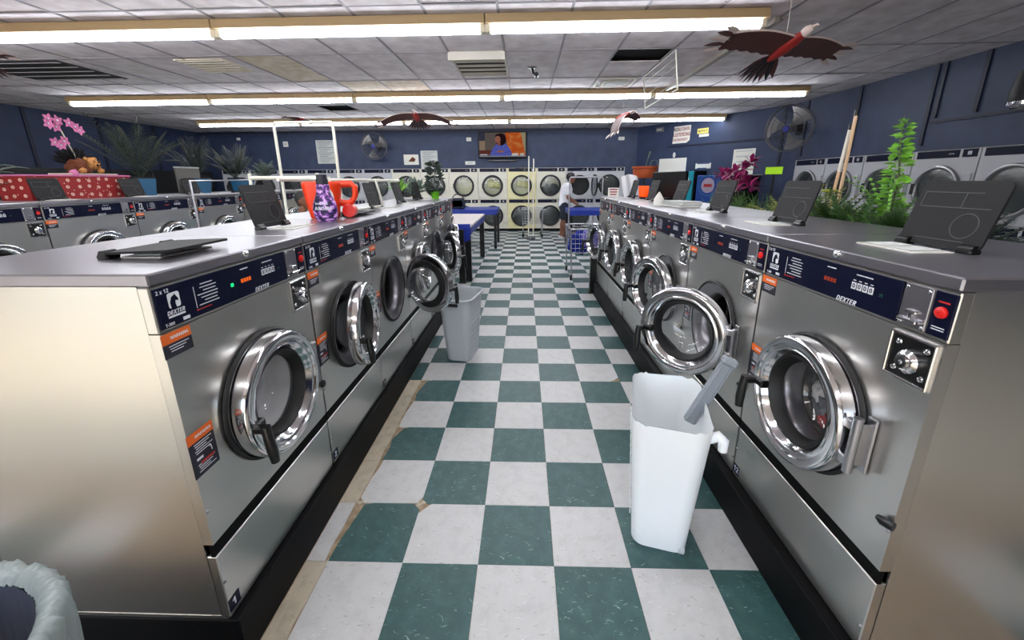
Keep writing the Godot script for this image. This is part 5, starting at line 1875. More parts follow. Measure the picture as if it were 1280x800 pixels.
# ------------------------------------------------------------------ things on top of the machines
func build_top_things() -> void:
	var ty := 1.275
	# orange detergent jug, pouring spout down with handle to the right
	var o := thing("detergent_jug", "big orange detergent jug with a loop handle on the washers", "jug", Vector3(-0.95, ty, -1.16), 0.25)
	var g := G.new()
	var rows := []
	for l in [[0.0, 0.07, 0.05], [0.008, 0.078, 0.056], [0.05, 0.085, 0.06], [0.13, 0.098, 0.064], [0.19, 0.106, 0.066], [0.205, 0.106, 0.066], [0.213, 0.098, 0.058]]:
		var row := PackedVector3Array()
		for p in rrect(l[1] * 2, l[2] * 2, l[2] * 0.7, 5):
			row.append(Vector3(p.x, l[0], -p.y))
		rows.append(row)
	g.grid(rows, true)
	for k in [0, rows.size() - 1]:
		for j in range(1, rows[k].size() - 1):
			g.tri(rows[k][0], rows[k][j], rows[k][j + 1], k == 0)
	put(o, "body", g.mesh(), M.orange_plastic, Vector3(-0.06, 0, 0))
	g = G.new()
	g.tube([Vector3(0.03, 0.195, 0), Vector3(0.10, 0.198, 0), Vector3(0.122, 0.18, 0), Vector3(0.12, 0.13, 0), Vector3(0.10, 0.095, 0), Vector3(0.07, 0.085, 0), Vector3(0.03, 0.09, 0)], [0.022, 0.02, 0.018, 0.017, 0.017, 0.018, 0.022], 12)
	put(o, "handle", g.mesh(), M.orange_plastic)
	g = G.new()
	g.at(Vector3(0.082, 0.042, 0.0))
	g.lathe([Vector2(0.001, -0.05), Vector2(0.036, -0.05), Vector2(0.041, -0.03), Vector2(0.041, 0.03), Vector2(0.036, 0.05), Vector2(0.001, 0.05)], 24)
	put(o, "cap", g.mesh(), M.red_plastic)
	g = G.new()
	g.lathe([Vector2(0.052, 0.0), Vector2(0.05, 0.002), Vector2(0.001, 0.0025)], 28, 0.9, 0.8, 1.0)
	put(o, "label", g.mesh(), M.paper, Vector3(-0.03, 0.125, 0.0655))
	# purple softener bottle
	o = thing("softener_bottle", "purple patterned softener bottle with a dark cap before the jug", "bottle", Vector3(-0.905, ty, -0.945), 0.2)
	g = G.new()
	rows = []
	for l in [[0.0, 0.046, 0.03], [0.006, 0.052, 0.034], [0.03, 0.061, 0.038], [0.07, 0.064, 0.04], [0.10, 0.058, 0.037], [0.13, 0.045, 0.032], [0.16, 0.034, 0.028], [0.19, 0.034, 0.027], [0.202, 0.03, 0.025]]:
		var row := PackedVector3Array()
		for j in 28:
			var th := TAU * j / 28.0
			row.append(Vector3(cos(th) * l[1], l[0], -sin(th) * l[2]))
		rows.append(row)
	g.grid(rows, true)
	for j in range(1, 27):
		g.tri(rows[0][0], rows[0][j], rows[0][j + 1], true)
	var pm := mat("bottle_print", Color.WHITE, 0.3)
	var im := Image.create(256, 256, false, Image.FORMAT_RGB8)
	var f := FastNoiseLite.new()
	f.seed = 6
	f.frequency = 0.035
	f.fractal_octaves = 3
	for y in 256:
		for x in 256:
			var k := f.get_noise_2d(x * 1.0, y * 1.0)
			var c := Color(0.50, 0.26, 0.62)
			if k > 0.18:
				c = Color(0.86, 0.68, 0.90)
			elif k < -0.14:
				c = Color(0.14, 0.10, 0.28)
			if y > 86 and y < 170 and (x > 150 and x < 185):
				c = Color(0.12, 0.10, 0.26)
			im.set_pixel(x, y, c)
	pm.albedo_texture = ImageTexture.create_from_image(im)
	put(o, "body", g.mesh(), pm)
	g = G.new()
	g.at(Vector3(0, 0.198, 0), Basis(Vector3.RIGHT, -PI / 2))
	g.lathe([Vector2(0.031, 0.0), Vector2(0.031, 0.022), Vector2(0.027, 0.03), Vector2(0.027, 0.05), Vector2(0.001, 0.052)], 20)
	put(o, "cap", g.mesh(), M.label_dark)
	g = G.new()
	g.text("botanic", 0.013, Vector3(-0.006, 0.098, 0.040), Basis(Vector3.RIGHT, 0.1), 0.002, true)
	put(o, "small_lettering", g.mesh(), M.print_white)
	g = G.new()
	g.text("AROMA", 0.018, Vector3(0.002, 0.072, 0.042), Basis.IDENTITY, 0.002, true)
	put(o, "large_lettering", g.mesh(), M.print_white)
	# monitor lying back to the right
	o = thing("monitor", "black flat monitor standing on the right washers", "monitor", Vector3(1.72, ty, -3.2), -PI / 2 + 0.25)
	put(o, "case", boxmesh(Vector3(0.6, 0.27, 0.04), 0.008), M.screen_black, Vector3(0, 0.15, 0))
	put(o, "stand", boxmesh(Vector3(0.2, 0.02, 0.12), 0.004), M.black_plastic, Vector3(0, 0.01, 0))
	# glowing orange glass lamp
	o = thing("glass_lamp", "small glowing orange glass lamp on the right washers", "lamp", Vector3(1.50, ty, -3.33))
	g = G.new()
	g.at(Vector3.ZERO, Basis(Vector3.RIGHT, -PI / 2))
	g.lathe([Vector2(0.045, 0.02), Vector2(0.05, 0.07), Vector2(0.055, 0.14)], 24)
	var og := mat("orange_glass", Color(0.95, 0.40, 0.10), 0.25)
	og.backlight_enabled = true
	og.backlight = Color(1.0, 0.6, 0.4)
	put(o, "shade", g.mesh(), og)
	g = G.new()
	g.at(Vector3.ZERO, Basis(Vector3.RIGHT, -PI / 2))
	g.lathe([Vector2(0.001, 0.0), Vector2(0.04, 0.0), Vector2(0.045, 0.022), Vector2(0.001, 0.022)], 20)
	put(o, "base", g.mesh(), M.black_plastic)
	emit(mat("flame", Color(1, 0.6, 0.2), 0.5), Color(1.0, 0.55, 0.15), 4.0)
	put(o, "flame", lump(0.016, 5, 1.6), M.flame, Vector3(0, 0.075, 0))
	var om := OmniLight3D.new()
	om.name = "flame_light"
	om.light_color = Color(1.0, 0.45, 0.12)
	om.light_energy = 0.012
	om.omni_range = 20.0
	om.omni_attenuation = 2.0
	om.light_size = 0.016
	om.shadow_enabled = true
	om.position = Vector3(0, 0.075, 0)
	o.add_child(om)
	# papers and a paper cone on washer 9
	o = thing("paper_stack", "stack of folded white papers on the right washers", "papers", Vector3(1.42, ty, -2.0), 0.2)
	for k in 4:
		var s := put(o, "sheet", boxmesh(Vector3(0.17, 0.010, 0.26), 0.002), M.paper if k % 2 == 0 else M.paper_dim, Vector3(0.004 * (k % 3), 0.006 + k * 0.011, 0))
		s.rotation.y = 0.05 * (k - 1)
	g = G.new()
	g.at(Vector3.ZERO, Basis(Vector3.RIGHT, -PI / 2))
	g.lathe([Vector2(0.042, 0.0), Vector2(0.040, 0.05), Vector2(0.02, 0.085), Vector2(0.004, 0.11)], 16)
	solo("paper_cone", "white cone-topped paper cup beside the paper stack", "cup", g, M.paper, Vector3(1.30, ty, -2.18))
	# card and white cloth at the end of the right row
	o = thing("small_sign", "small white card with red writing at the end of washer 7", "sign", Vector3(1.285, ty, -3.88), 0.0)
	put(o, "card", boxmesh(Vector3(0.13, 0.11, 0.004)), M.paper, Vector3(0, 0.055, 0))
	g = G.new()
	for k in 3:
		g.box(Vector3(0, 0.09 - k * 0.03, 0.0026), Vector3(0.1 - 0.01 * k, 0.014, 0.001))
	put(o, "lettering", g.mesh(), M.ink_red)
	g = G.new()
	rows = []
	for i in 9:
		var row := PackedVector3Array()
		for j in 12:
			var u := j / 11.0
			var fz := sin(u * 9.0) * 0.02
			row.append(Vector3(-0.1 + 0.22 * u + 0.03 * (i / 8.0), 0.24 - 0.24 * i / 8.0 + 0.03 * sin(u * PI), fz + 0.05 * i / 8.0))
		rows.append(row)
	g.grid(rows)
	for i in 9:
		for j in 12:
			rows[i][j] -= Vector3(0.0, 0.004, 0.012)
	g.grid(rows, false, true)
	o = thing("white_cloth", "white cloth hung over the raised lid of washer 7", "cloth", Vector3(1.47, ty, -3.92), 0.3)
	put(o, "cloth", g.mesh(), M.cloth_white)
	# hanging basket on a pole behind the right row
	o = thing("potted_plant", "terracotta bowl of dry stems on a black pole", "plant", Vector3(1.9, 0.0, -4.75))
	g = G.new()
	g.at(Vector3(0, 1.5, 0), Basis(Vector3.RIGHT, -PI / 2))
	g.lathe([Vector2(0.001, 0.0), Vector2(0.13, 0.0), Vector2(0.16, 0.05), Vector2(0.165, 0.13), Vector2(0.18, 0.135), Vector2(0.18, 0.16), Vector2(0.16, 0.16), Vector2(0.15, 0.12), Vector2(0.001, 0.12)], 28)
	put(o, "pot", g.mesh(), M.terracotta)
	put(o, "pole", rod(Vector3(0, 0, 0), Vector3(0, 1.5, 0), 0.016).mesh(), M.black_plastic)
	put(o, "foot", boxmesh(Vector3(0.3, 0.02, 0.3)), M.black_plastic, Vector3(0, 0.01, 0))
	g = G.new()
	g.tube([Vector3(0, 1.62, 0), Vector3(0.03, 1.76, 0), Vector3(0.06, 1.86, 0)], [0.006, 0.006, 0.016], 6)
	g.tube([Vector3(0.05, 1.62, 0), Vector3(0.09, 1.74, 0), Vector3(0.16, 1.74, 0), Vector3(0.17, 1.66, 0)], 0.005, 6)
	for k in 14:
		var th := TAU * k / 14.0
		g.leaf(Vector3(cos(th) * 0.1, 1.62, sin(th) * 0.1), Vector3(cos(th) * 0.5, 0.8, sin(th) * 0.5), 0.07, 0.02, 0.3)
	put(o, "stems", g.mesh(), M.leaf_silver)
	# far left row: patterned box, planters
	o = thing("patterned_box", "red box printed with pale flowers on the far left washers", "box", Vector3(-4.47, 1.336, -2.86))
	var rm := mat("red_print", Color.WHITE, 0.7)
	im = Image.create(512, 128, false, Image.FORMAT_RGB8)
	im.fill(Color(0.55, 0.09, 0.09))
	var r2 := RandomNumberGenerator.new()
	r2.seed = 9
	for q in 70:
		var big := q < 30
		var px := (q % 10) * 51 + 20 + r2.randi_range(-8, 8) if big else r2.randi_range(0, 511)
		var py := int(q / 10.0) * 42 + 20 + r2.randi_range(-6, 6) if big else r2.randi_range(0, 127)
		var rad := 9 if big else 3
		for dy in range(-rad, rad + 1):
			for dx in range(-rad, rad + 1):
				if dx * dx + dy * dy <= rad * rad and py + dy >= 0 and py + dy < 128:
					im.set_pixel(posmod(px + dx, 512), py + dy, Color(0.85, 0.72, 0.66) if dx * dx + dy * dy > 9 or not big else Color(0.7, 0.25, 0.2))
	rm.albedo_texture = ImageTexture.create_from_image(im)
	g = G.new()
	for s in [-1, 1]:
		g.quad(Vector3(0.15 * s, 0, 0.49 * s), Vector3(0.15 * s, 0, -0.49 * s), Vector3(0.15 * s, 0.22, -0.49 * s), Vector3(0.15 * s, 0.22, 0.49 * s), Vector3(s, 0, 0))
		g.quad(Vector3(-0.15 * s, 0, 0.49 * s), Vector3(0.15 * s, 0, 0.49 * s), Vector3(0.15 * s, 0.22, 0.49 * s), Vector3(-0.15 * s, 0.22, 0.49 * s), Vector3(0, 0, s))
	for q in g.t.size():
		if int(q / 4.0) % 2 == 1:
			g.t[q].x *= 0.3
	put(o, "box", g.mesh(), rm)
	put(o, "lip", boxmesh(Vector3(0.32, 0.016, 1.0), 0.003), M.petal_pink, Vector3(0, 0.225, 0))
	put(o, "bow", lump(0.035, 3, 0.8), M.petal_pink, Vector3(0.12, 0.25, 0.05))
	# plush animal on the box
	o = thing("plush_toy", "brown plush animal with dark bristles on the red box", "toy", Vector3(-4.45, 1.582, -3.0))
	put(o, "body", lump(0.095, 41, 0.9), M.plush_brown, Vector3(0, 0.05, 0.05))
	var hd := put(o, "head", lump(0.06, 42, 0.95), M.plush_face, Vector3(0.06, 0.10, -0.045))
	for s in [-1, 1]:
		put(hd, "ear", lump(0.02, 43, 0.7), M.plush_face, Vector3(-0.01, 0.05, 0.045 * s))
	put(hd, "snout", lump(0.012, 44, 0.9), M.plush_dark, Vector3(0.058, -0.012, 0.0))
	for s in [-1, 1]:
		put(hd, "eye", lump(0.008, 45, 0.9), M.plush_dark, Vector3(0.052, 0.018, 0.022 * s))
		put(o, "paw", lump(0.03, 46, 0.8), M.plush_face, Vector3(0.1, 0.03, 0.01 + 0.09 * s))
	g = G.new()
	for k in 170:
		var d := Vector3(rng.randf_range(-1, 0.3), rng.randf_range(0.1, 1), rng.randf_range(-1, 1)).normalized()
		g.leaf(Vector3(-0.05, 0.10, 0.01) + d * 0.06, d, 0.12, 0.02, 0.1, rand_dir(rng, -1.0, 1.0), 2)
	put(o, "bristles", g.mesh(), M.plush_dark)
	g = G.new()
	g.box(Vector3(0, -0.004, 0), Vector3(0.22, 0.016, 0.5), 0.004)
	put(o, "mat", g.mesh(), M.stem_pale)
	var pb := [[-4.45, -3.60, 0.30, "blue planter box next to the red patterned box"], [-4.47, -4.50, 0.36, "blue planter box with a grey leaning board behind"], [-4.47, -5.45, 0.36, "blue planter box furthest back on the left"]]
	for e in pb:
		o = thing("planter_box", e[3], "planter", Vector3(e[0], 1.336, e[1]), 0.0, "blue planters on the far left washers")
		g = G.new()
		g.at(Vector3.ZERO, Basis(Vector3.UP, PI / 2))
		rows = []
		for l in [[0.0, 0.42], [0.2, 0.5]]:
			var row := PackedVector3Array()
			for p in rrect(e[2] * l[1] * 2, 0.2 * l[1] * 1.8, 0.02, 2):
				row.append(Vector3(p.x, l[0], -p.y))
			rows.append(row)
		g.grid(rows, true)
		for j in range(1, rows[1].size() - 1):
			g.tri(rows[1][0], rows[1][j], rows[1][j + 1])
		put(o, "box", g.mesh(), M.planter_blue)
		put(o, "soil", boxmesh(Vector3(0.13, 0.01, e[2] * 0.85)), M.soil, Vector3(0, 0.203, 0))
	o = thing("rear_ledge", "black ledge behind the far left washers carrying the palms", "shelf", Vector3(-4.8, 0, -4.6))
	put(o, "shelf_board", boxmesh(Vector3(0.40, 0.03, 5.0), 0.004), M.can_dark, Vector3(0, 1.32, 0))
	put(o, "backing", boxmesh(Vector3(0.36, 1.3, 4.9)), M.can_dark, Vector3(0, 0.65, 0))
	o = thing("leaning_board", "grey board leaning behind the second blue planter", "board", Vector3(-4.62, 1.336, -4.55))
	put(o, "board", boxmesh(Vector3(0.02, 0.36, 0.42), 0.003), M.planter_grey, Vector3(0, 0.18, 0))
	put(o, "edge", boxmesh(Vector3(0.026, 0.02, 0.43), 0.003), M.paper_dim, Vector3(0, 0.355, 0))
	# long-handled mops leaning behind the right row
	for e in [[Vector3(2.30, 0.02, -1.75), Vector3(2.33, 1.79, -1.63), "wooden mop handle with a white tip leaning by the ferns", "pole_white", 0.30], [Vector3(2.36, 0.02, -1.66), Vector3(2.32, 1.87, -1.59), "bare wooden broom handle leaning by the ferns", "wood_pole", 0.0]]:
		o = thing("mop", e[2], "mop", e[0])
		var d: Vector3 = e[1] - e[0]
		put(o, "handle", rod(Vector3.ZERO, d * (1.0 - e[4] * 0.5), 0.0105, 10).mesh(), M.wood_pole)
		if e[4] > 0:
			put(o, "sleeve", rod(d * 0.85, d, 0.0115, 10).mesh(), M.pole_white)
		put(o, "cap", rod(d, d * 1.02, 0.012, 8).mesh(), M.black_plastic)
		put(o, "head", boxmesh(Vector3(0.26, 0.06, 0.08), 0.01), M.cloth_grey, Vector3(0, 0.03, 0))
	o = thing("mop_clip", "yellow clip holding the mop handles together", "clip", Vector3(2.32, 1.40, -1.66))
	g = G.new()
	g.tube(arc(Vector3.ZERO, 0.04, 0, TAU, Vector3.RIGHT, Vector3.BACK, 16), 0.008, 6, false)
	put(o, "band", g.mesh(), M.leaf_yellow)
	put(o, "tab", boxmesh(Vector3(0.05, 0.02, 0.03), 0.004), M.leaf_yellow, Vector3(-0.06, 0.0, 0.02))

# ------------------------------------------------------------------ plants
func frond(g: G, a: Vector3, d: Vector3, ln: float, pairs: int, leaf_ln: float, wd: float, droop: float, stem_r := 0.003) -> void:
	var path := []
	for i in 7:
		var f := i / 6.0
		path.append(a + d * ln * f - Vector3.UP * droop * ln * f * f)
	g.tube(path, stem_r, 4, false)
	for k in pairs:
		var f := 0.18 + 0.82 * k / float(pairs - 1)
		var p := a + d * ln * f - Vector3.UP * droop * ln * f * f
		var t := (d - Vector3.UP * 2.0 * droop * f).normalized()
		var s := t.cross(Vector3.UP)
		s = s.normalized() if s.length_squared() > 1e-5 else Vector3.RIGHT
		for sg in [-1.0, 1.0]:
			g.leaf(p, (s * sg * 0.8 + t * 0.6 + Vector3.UP * 0.1).normalized(), leaf_ln * sin(PI * (0.2 + 0.75 * f)), wd, 0.25, Vector3.UP, 2)

func rand_dir(r: RandomNumberGenerator, lo: float, hi: float) -> Vector3:
	var th := r.randf() * TAU
	var el := r.randf_range(lo, hi)
	return Vector3(cos(th) * cos(el), sin(el), sin(th) * cos(el))

func foliage(o: Node3D, called: String, g: G, m: String) -> void:
	put(o, called, g.mesh(), M[m]).set_meta("kind", "stuff")

func build_plants() -> void:
	var r := RandomNumberGenerator.new()
	r.seed = 77
	var g: G
	var o: Node3D
	# palms in grey pots behind the far left washers
	var palms := [[-4.68, -3.95, 0.95, "leaf_dark", "tall dark palm, leftmost of the potted palms"], [-4.68, -4.9, 0.78, "leaf_deep", "bushy dark palm behind the second blue planter"], [-4.68, -5.7, 0.66, "leaf_dark", "medium dark palm behind the third blue planter"], [-4.68, -6.5, 0.5, "leaf_silver", "small palm, last of the potted palms"]]
	for e in palms:
		o = thing("potted_palm", e[4], "plant", Vector3(e[0] - 0.06, 1.335, e[1]), 0.0, "potted palms on the left")
		g = G.new()
		g.at(Vector3.ZERO, Basis(Vector3.RIGHT, -PI / 2))
		g.lathe([Vector2(0.001, 0.0), Vector2(0.09, 0.0), Vector2(0.12, 0.2), Vector2(0.128, 0.2), Vector2(0.128, 0.225), Vector2(0.11, 0.225), Vector2(0.001, 0.2)], 24)
		put(o, "pot", g.mesh(), M.planter_dark)
		g = G.new()
		for k in 20:
			var d := rand_dir(r, 0.75, 1.45)
			frond(g, Vector3(0, 0.2, 0), d, e[2] * r.randf_range(0.75, 1.1), 16, 0.16 * e[2] + 0.06, 0.017, r.randf_range(0.1, 0.45), 0.004)
		foliage(o, "fronds", g, e[3])
	# pale dry grass at the picture's left edge
	o = thing("dry_grass", "silvery dry grass plume at the left picture edge", "plant", Vector3(-4.72, 1.335, -2.2))
	g = G.new()
	for k in 26:
		var d := rand_dir(r, 0.7, 1.4)
		frond(g, Vector3.ZERO, d, r.randf_range(0.6, 0.9), 7, 0.10, 0.008, 0.5, 0.0025)
	foliage(o, "blades", g, "leaf_silver")
	# orchid on the red box
	o = thing("orchid", "pink orchid on a tall thin stem above the plush toy", "flower", Vector3(-4.47, 1.57, -3.02))
	g = G.new()
	g.tube([Vector3(0, 0.0, 0.0), Vector3(0, 0.14, 0.03), Vector3(0, 0.3, 0.08), Vector3(0, 0.45, 0.12), Vector3(0, 0.5, 0.14)], 0.006, 6)
	put(o, "stem", g.mesh(), M.stem_pale)
	for e in [Vector3(0.0, 0.53, 0.21), Vector3(0.01, 0.48, 0.23), Vector3(0.0, 0.46, 0.16), Vector3(0.02, 0.52, 0.15), Vector3(0.02, 0.51, 0.05), Vector3(0.02, 0.48, 0.0), Vector3(0.02, 0.45, -0.04), Vector3(0.0, 0.31, 0.21), Vector3(0.0, 0.29, 0.16), Vector3(0.0, 0.33, 0.12)]:
		g = G.new()
		for k in 5:
			var th: float = TAU * k / 5.0 + e.z * 9.0
			g.leaf(Vector3.ZERO, Vector3(0.35, sin(th), cos(th)).normalized(), 0.058, 0.036, 0.15, Vector3.RIGHT, 3)
		var bl := put(o, "blossom", g.mesh(), M.petal_pink, e)
		put(bl, "throat", lump(0.009, 3, 0.8), M.cloth_white, Vector3(0.008, 0, 0))
	# planter trough behind the right washers
	o = thing("planter_trough", "long dark planter trough behind the right washers", "planter", Vector3(2.07, 0, -1.85))
	put(o, "trough", boxmesh(Vector3(0.36, 1.16, 3.3), 0.01), M.planter_dark, Vector3(0, 0.58, 0))
	put(o, "soil", boxmesh(Vector3(0.31, 0.02, 3.2)), M.soil, Vector3(0, 1.165, 0))
	# ferns
	for e in [[Vector3(2.04, 1.17, -1.5), 0.34, "leaf_yellow", "yellow-green fern nearest the mop handles"], [Vector3(2.05, 1.17, -1.2), 0.31, "leaf_mid", "green fern between the mop handles and tall plant"], [Vector3(2.03, 1.17, -0.85), 0.27, "leaf_mid", "low green fern under the tall leafy plant"], [Vector3(2.05, 1.17, -0.5), 0.22, "leaf_deep", "dark low fern behind the nearest raised lid"]]:
		o = thing("fern", e[3], "plant", e[0], 0.0, "ferns in the right planter")
		g = G.new()
		for k in 46:
			frond(g, Vector3(r.randf_range(-0.08, 0.08), 0, r.randf_range(-0.12, 0.12)), rand_dir(r, 0.45, 1.3), e[1] * r.randf_range(0.6, 1.15), 11, 0.055, 0.024, 0.15, 0.002)
		foliage(o, "fronds", g, e[2])
	# juniper-like shrub
	for e in [[Vector3(2.08, 1.17, -2.15), "spiky green shrub behind washer 10"], [Vector3(2.08, 1.17, -2.55), "spiky green shrub behind the papers"]]:
		o = thing("rosemary_shrub", e[1], "plant", e[0], 0.0, "spiky shrubs in the right planter")
		g = G.new()
		for k in 60:
			frond(g, Vector3(r.randf_range(-0.12, 0.12), 0, r.randf_range(-0.2, 0.2)), rand_dir(r, 0.5, 1.4), r.randf_range(0.1, 0.25), 12, 0.03, 0.006, 0.05, 0.002)
		foliage(o, "sprigs", g, "leaf_mid")
	# tall bright climbing plant
	o = thing("tall_plant", "tall bright green leafy plant rising above the right washers", "plant", Vector3(2.13, 1.17, -0.97))
	g = G.new()
	g.tube([Vector3.ZERO, Vector3(0.01, 0.3, 0), Vector3(-0.01, 0.5, -0.02), Vector3(0.0, 0.62, -0.04)], [0.006, 0.005, 0.004, 0.002], 6)
	put(o, "stem", g.mesh(), M.stem)
	g = G.new()
	for k in 420:
		var y := r.randf() ** 2.2 * 0.6
		var th := r.randf() * TAU
		var sp := lerpf(0.10, 0.006, pow(y / 0.6, 0.6))
		var p := Vector3(cos(th) * sp * r.randf(), y, sin(th) * sp * r.randf() - 0.04 * y)
		g.leaf(p, Vector3(cos(th), 0.2, sin(th)).normalized(), r.randf_range(0.035, 0.055), r.randf_range(0.022, 0.032), 0.2, rand_dir(r, 0.0, 1.4), 2)
	for k in 5:
		var d := Vector3(-0.4, 0.6, 0.4 - 0.35 * k).normalized()
		for q in 8:
			var p := d * (0.05 + 0.03 * q) + Vector3(0, 0.05 + 0.03 * k, 0)
			for s in [-1.0, 1.0]:
				g.leaf(p, (d + Vector3(0.6 * s, 0.1, -0.5 * s)).normalized(), 0.035, 0.02, 0.4, Vector3.UP, 2)
	foliage(o, "leaves", g, "leaf_bright")
	# magenta flowers on a stand beyond
	o = thing("magenta_flowers", "magenta artificial flower arrangement behind washer 9", "flowers", Vector3(3.2, 0.0, -4.75))
	g = G.new()
	g.at(Vector3.ZERO, Basis(Vector3.RIGHT, -PI / 2))
	g.lathe([Vector2(0.001, 0.0), Vector2(0.14, 0.0), Vector2(0.1, 1.1), Vector2(0.12, 1.3), Vector2(0.1, 1.3), Vector2(0.001, 1.25)], 24)
	put(o, "vase", g.mesh(), M.planter_dark)
	g = G.new()
	for k in 7:
		var d := rand_dir(r, 0.4, 1.3)
		g.tube([Vector3(0, 1.28, 0), Vector3(0, 1.28, 0) + d * 0.25], 0.006, 5)
	put(o, "stems", g.mesh(), M.stem_pale)
	g = G.new()
	for c in [Vector3(0.0, 1.68, 0.32), Vector3(0.0, 1.60, 0.2), Vector3(0, 1.56, -0.05), Vector3(0, 1.54, -0.25), Vector3(0, 1.52, -0.42), Vector3(0, 1.44, 0.25), Vector3(0, 1.42, -0.28), Vector3(0, 1.38, 0.4), Vector3(0, 1.48, 0.05)]:
		for k in 26:
			var d := rand_dir(r, -0.5, 1.3)
			g.leaf(c + d * 0.015, d, r.randf_range(0.10, 0.19), 0.06, 0.2, Vector3.UP, 2)
	foliage(o, "petals", g, "petal_magenta")
	# plants at the far end of the left row
	for e in [[Vector3(-0.88, 1.275, -3.62), "leafy plant in a lime green pot at the end of washer 6", "pot_lime", 0.44, 0.075], [Vector3(-1.12, 1.275, -3.65), "silvery leafy plant beside the lime green pot", "planter_dark", 0.26, 0.07], [Vector3(-1.27, 1.275, -3.5), "light green grassy plant on washer 6", "planter_dark", 0.24, 0.06]]:
		o = thing("potted_plant", e[1], "plant", e[0])
		g = G.new()
		g.at(Vector3.ZERO, Basis(Vector3.RIGHT, -PI / 2))
		g.lathe([Vector2(0.001, 0.0), Vector2(0.04, 0.0), Vector2(0.05, 0.08), Vector2(0.054, 0.085), Vector2(0.05, 0.09), Vector2(0.001, 0.075)], 20)
		put(o, "pot", g.mesh(), M[e[2]])
		g = G.new()
		var lm := "leaf_deep"
		if e[3] > 0.4:
			for k in 110:
				var y := r.randf_range(0.08, e[3])
				var th := r.randf() * TAU
				var sp := 0.09 * sin(PI * clampf(y / e[3], 0.1, 0.95)) + 0.02
				g.leaf(Vector3(cos(th) * sp * 0.4, y - 0.02, sin(th) * sp * 0.4), Vector3(cos(th), 0.35, sin(th)).normalized(), 0.085, 0.045, 0.2, rand_dir(r, -0.2, 1.2), 2)
			g.tube([Vector3(0, 0.05, 0), Vector3(0.01, e[3], 0)], 0.005, 5)
		elif e[3] > 0.25:
			lm = "leaf_silver"
			for k in 70:
				var d := rand_dir(r, 0.1, 1.3)
				g.leaf(Vector3(0, 0.07, 0) + d * r.randf() * 0.12, d, 0.11, 0.036, 0.3, rand_dir(r, -0.2, 1.2), 3)
		else:
			lm = "leaf_bright"
			for k in 40:
				g.leaf(Vector3(0, 0.07, 0), rand_dir(r, 0.7, 1.4), r.randf_range(0.12, 0.22), 0.02, 0.3, rand_dir(r, -0.3, 1.0), 3)
		foliage(o, "leaves", g, lm)

# ------------------------------------------------------------------ hanging eagles
func eagle(label: String, where: Vector3, turn: float, pitch: float, roll: float, droop: float, k := 1.0) -> void:
	var o := thing("hanging_eagle", label, "decoration", where, 0.0, "eagles hung from the ceiling")
	o.basis = Basis(Vector3.UP, turn) * Basis(Vector3.RIGHT, pitch) * Basis(Vector3.BACK, roll) * Basis.from_scale(Vector3.ONE * k)
	var g := G.new()
	g.lathe([Vector2(0.001, -0.13), Vector2(0.03, -0.09), Vector2(0.048, -0.01), Vector2(0.042, 0.07), Vector2(0.022, 0.12)], 16, 9.0, 1.0, 0.7)
	put(o, "body", g.mesh(), M.eagle_red)
	g = G.new()
	g.at(Vector3(0, 0, 0.14))
	g.lathe([Vector2(0.024, -0.025), Vector2(0.026, 0.0), Vector2(0.018, 0.022), Vector2(0.001, 0.03)], 14, 9.0)
	g.at(Vector3.ZERO)
	g.tube([Vector3(0, 0.0, 0.165), Vector3(0, -0.006, 0.19), Vector3(0, -0.018, 0.198)], [0.01, 0.007, 0.002], 8)
	put(o, "head", g.mesh(), M.eagle_white)
	for s in [-1.0, 1.0]:
		g = G.new()
		var top := []
		var bot := []
		for i in 11:
			var f := i / 10.0
			var xx: float = s * (0.02 + 0.46 * f)
			var yy := 0.010 * sin(PI * f) - droop * f * f
			var lead := 0.085 + 0.02 * sin(PI * f * 0.9) - 0.03 * f
			var trail := -0.075 + 0.01 * f + (0.012 if i % 2 else 0.0)
			var a := PackedVector3Array()
			var b := PackedVector3Array()
			for j in 5:
				var q := j / 4.0
				a.append(Vector3(xx, yy + 0.004 + 0.006 * sin(PI * q), lerpf(trail, lead, q)))
				b.append(Vector3(xx, yy - 0.004, lerpf(trail, lead, q)))
			top.append(a)
			bot.append(b)
		g.grid(top, false, s > 0)
		g.grid(bot, false, s < 0)
		for i in 10:
			g.quad(top[i][4], top[i + 1][4], bot[i + 1][4], bot[i][4], Vector3.BACK)
			g.quad(top[i][0], top[i + 1][0], bot[i + 1][0], bot[i][0], Vector3.FORWARD)
		var wg := put(o, "wing", g.mesh(), M.eagle_brown)
		g = G.new()
		var edge := []
		for i in 11:
			edge.append(top[i][4])
		g.tube(edge, 0.006, 6)
		put(wg, "leading_edge", g.mesh(), M.eagle_white)
		for q in 5:
			g = G.new()
			var base: Vector3 = top[10][q]
			g.leaf(base - Vector3(s * 0.02, 0, 0), Vector3(s, -droop * 1.5, -0.25 + 0.12 * q).normalized(), 0.17 - 0.014 * absf(q - 2.0), 0.036, 0.03, Vector3.UP, 3)
			put(wg, "feather", g.mesh(), M.eagle_brown if q % 2 else M.eagle_white)
	for q in 9:
		g = G.new()
		var a := (q - 4) * 0.2
		g.leaf(Vector3(sin(a) * 0.03, -0.004 * (q % 2), -0.07), Vector3(sin(a), -0.1, -cos(a)).normalized(), 0.21, 0.05, 0.1, Vector3.UP, 4)
		put(o, "tail_feather", g.mesh(), M.eagle_dark if q % 2 else M.eagle_brown)
	g = G.new()
	var up := o.basis.inverse() * Vector3.UP
	g.tube([Vector3.ZERO, up * (CY + 0.004 - where.y)], 0.0015, 4)
	put(o, "thread", g.mesh(), M.pvc_white)

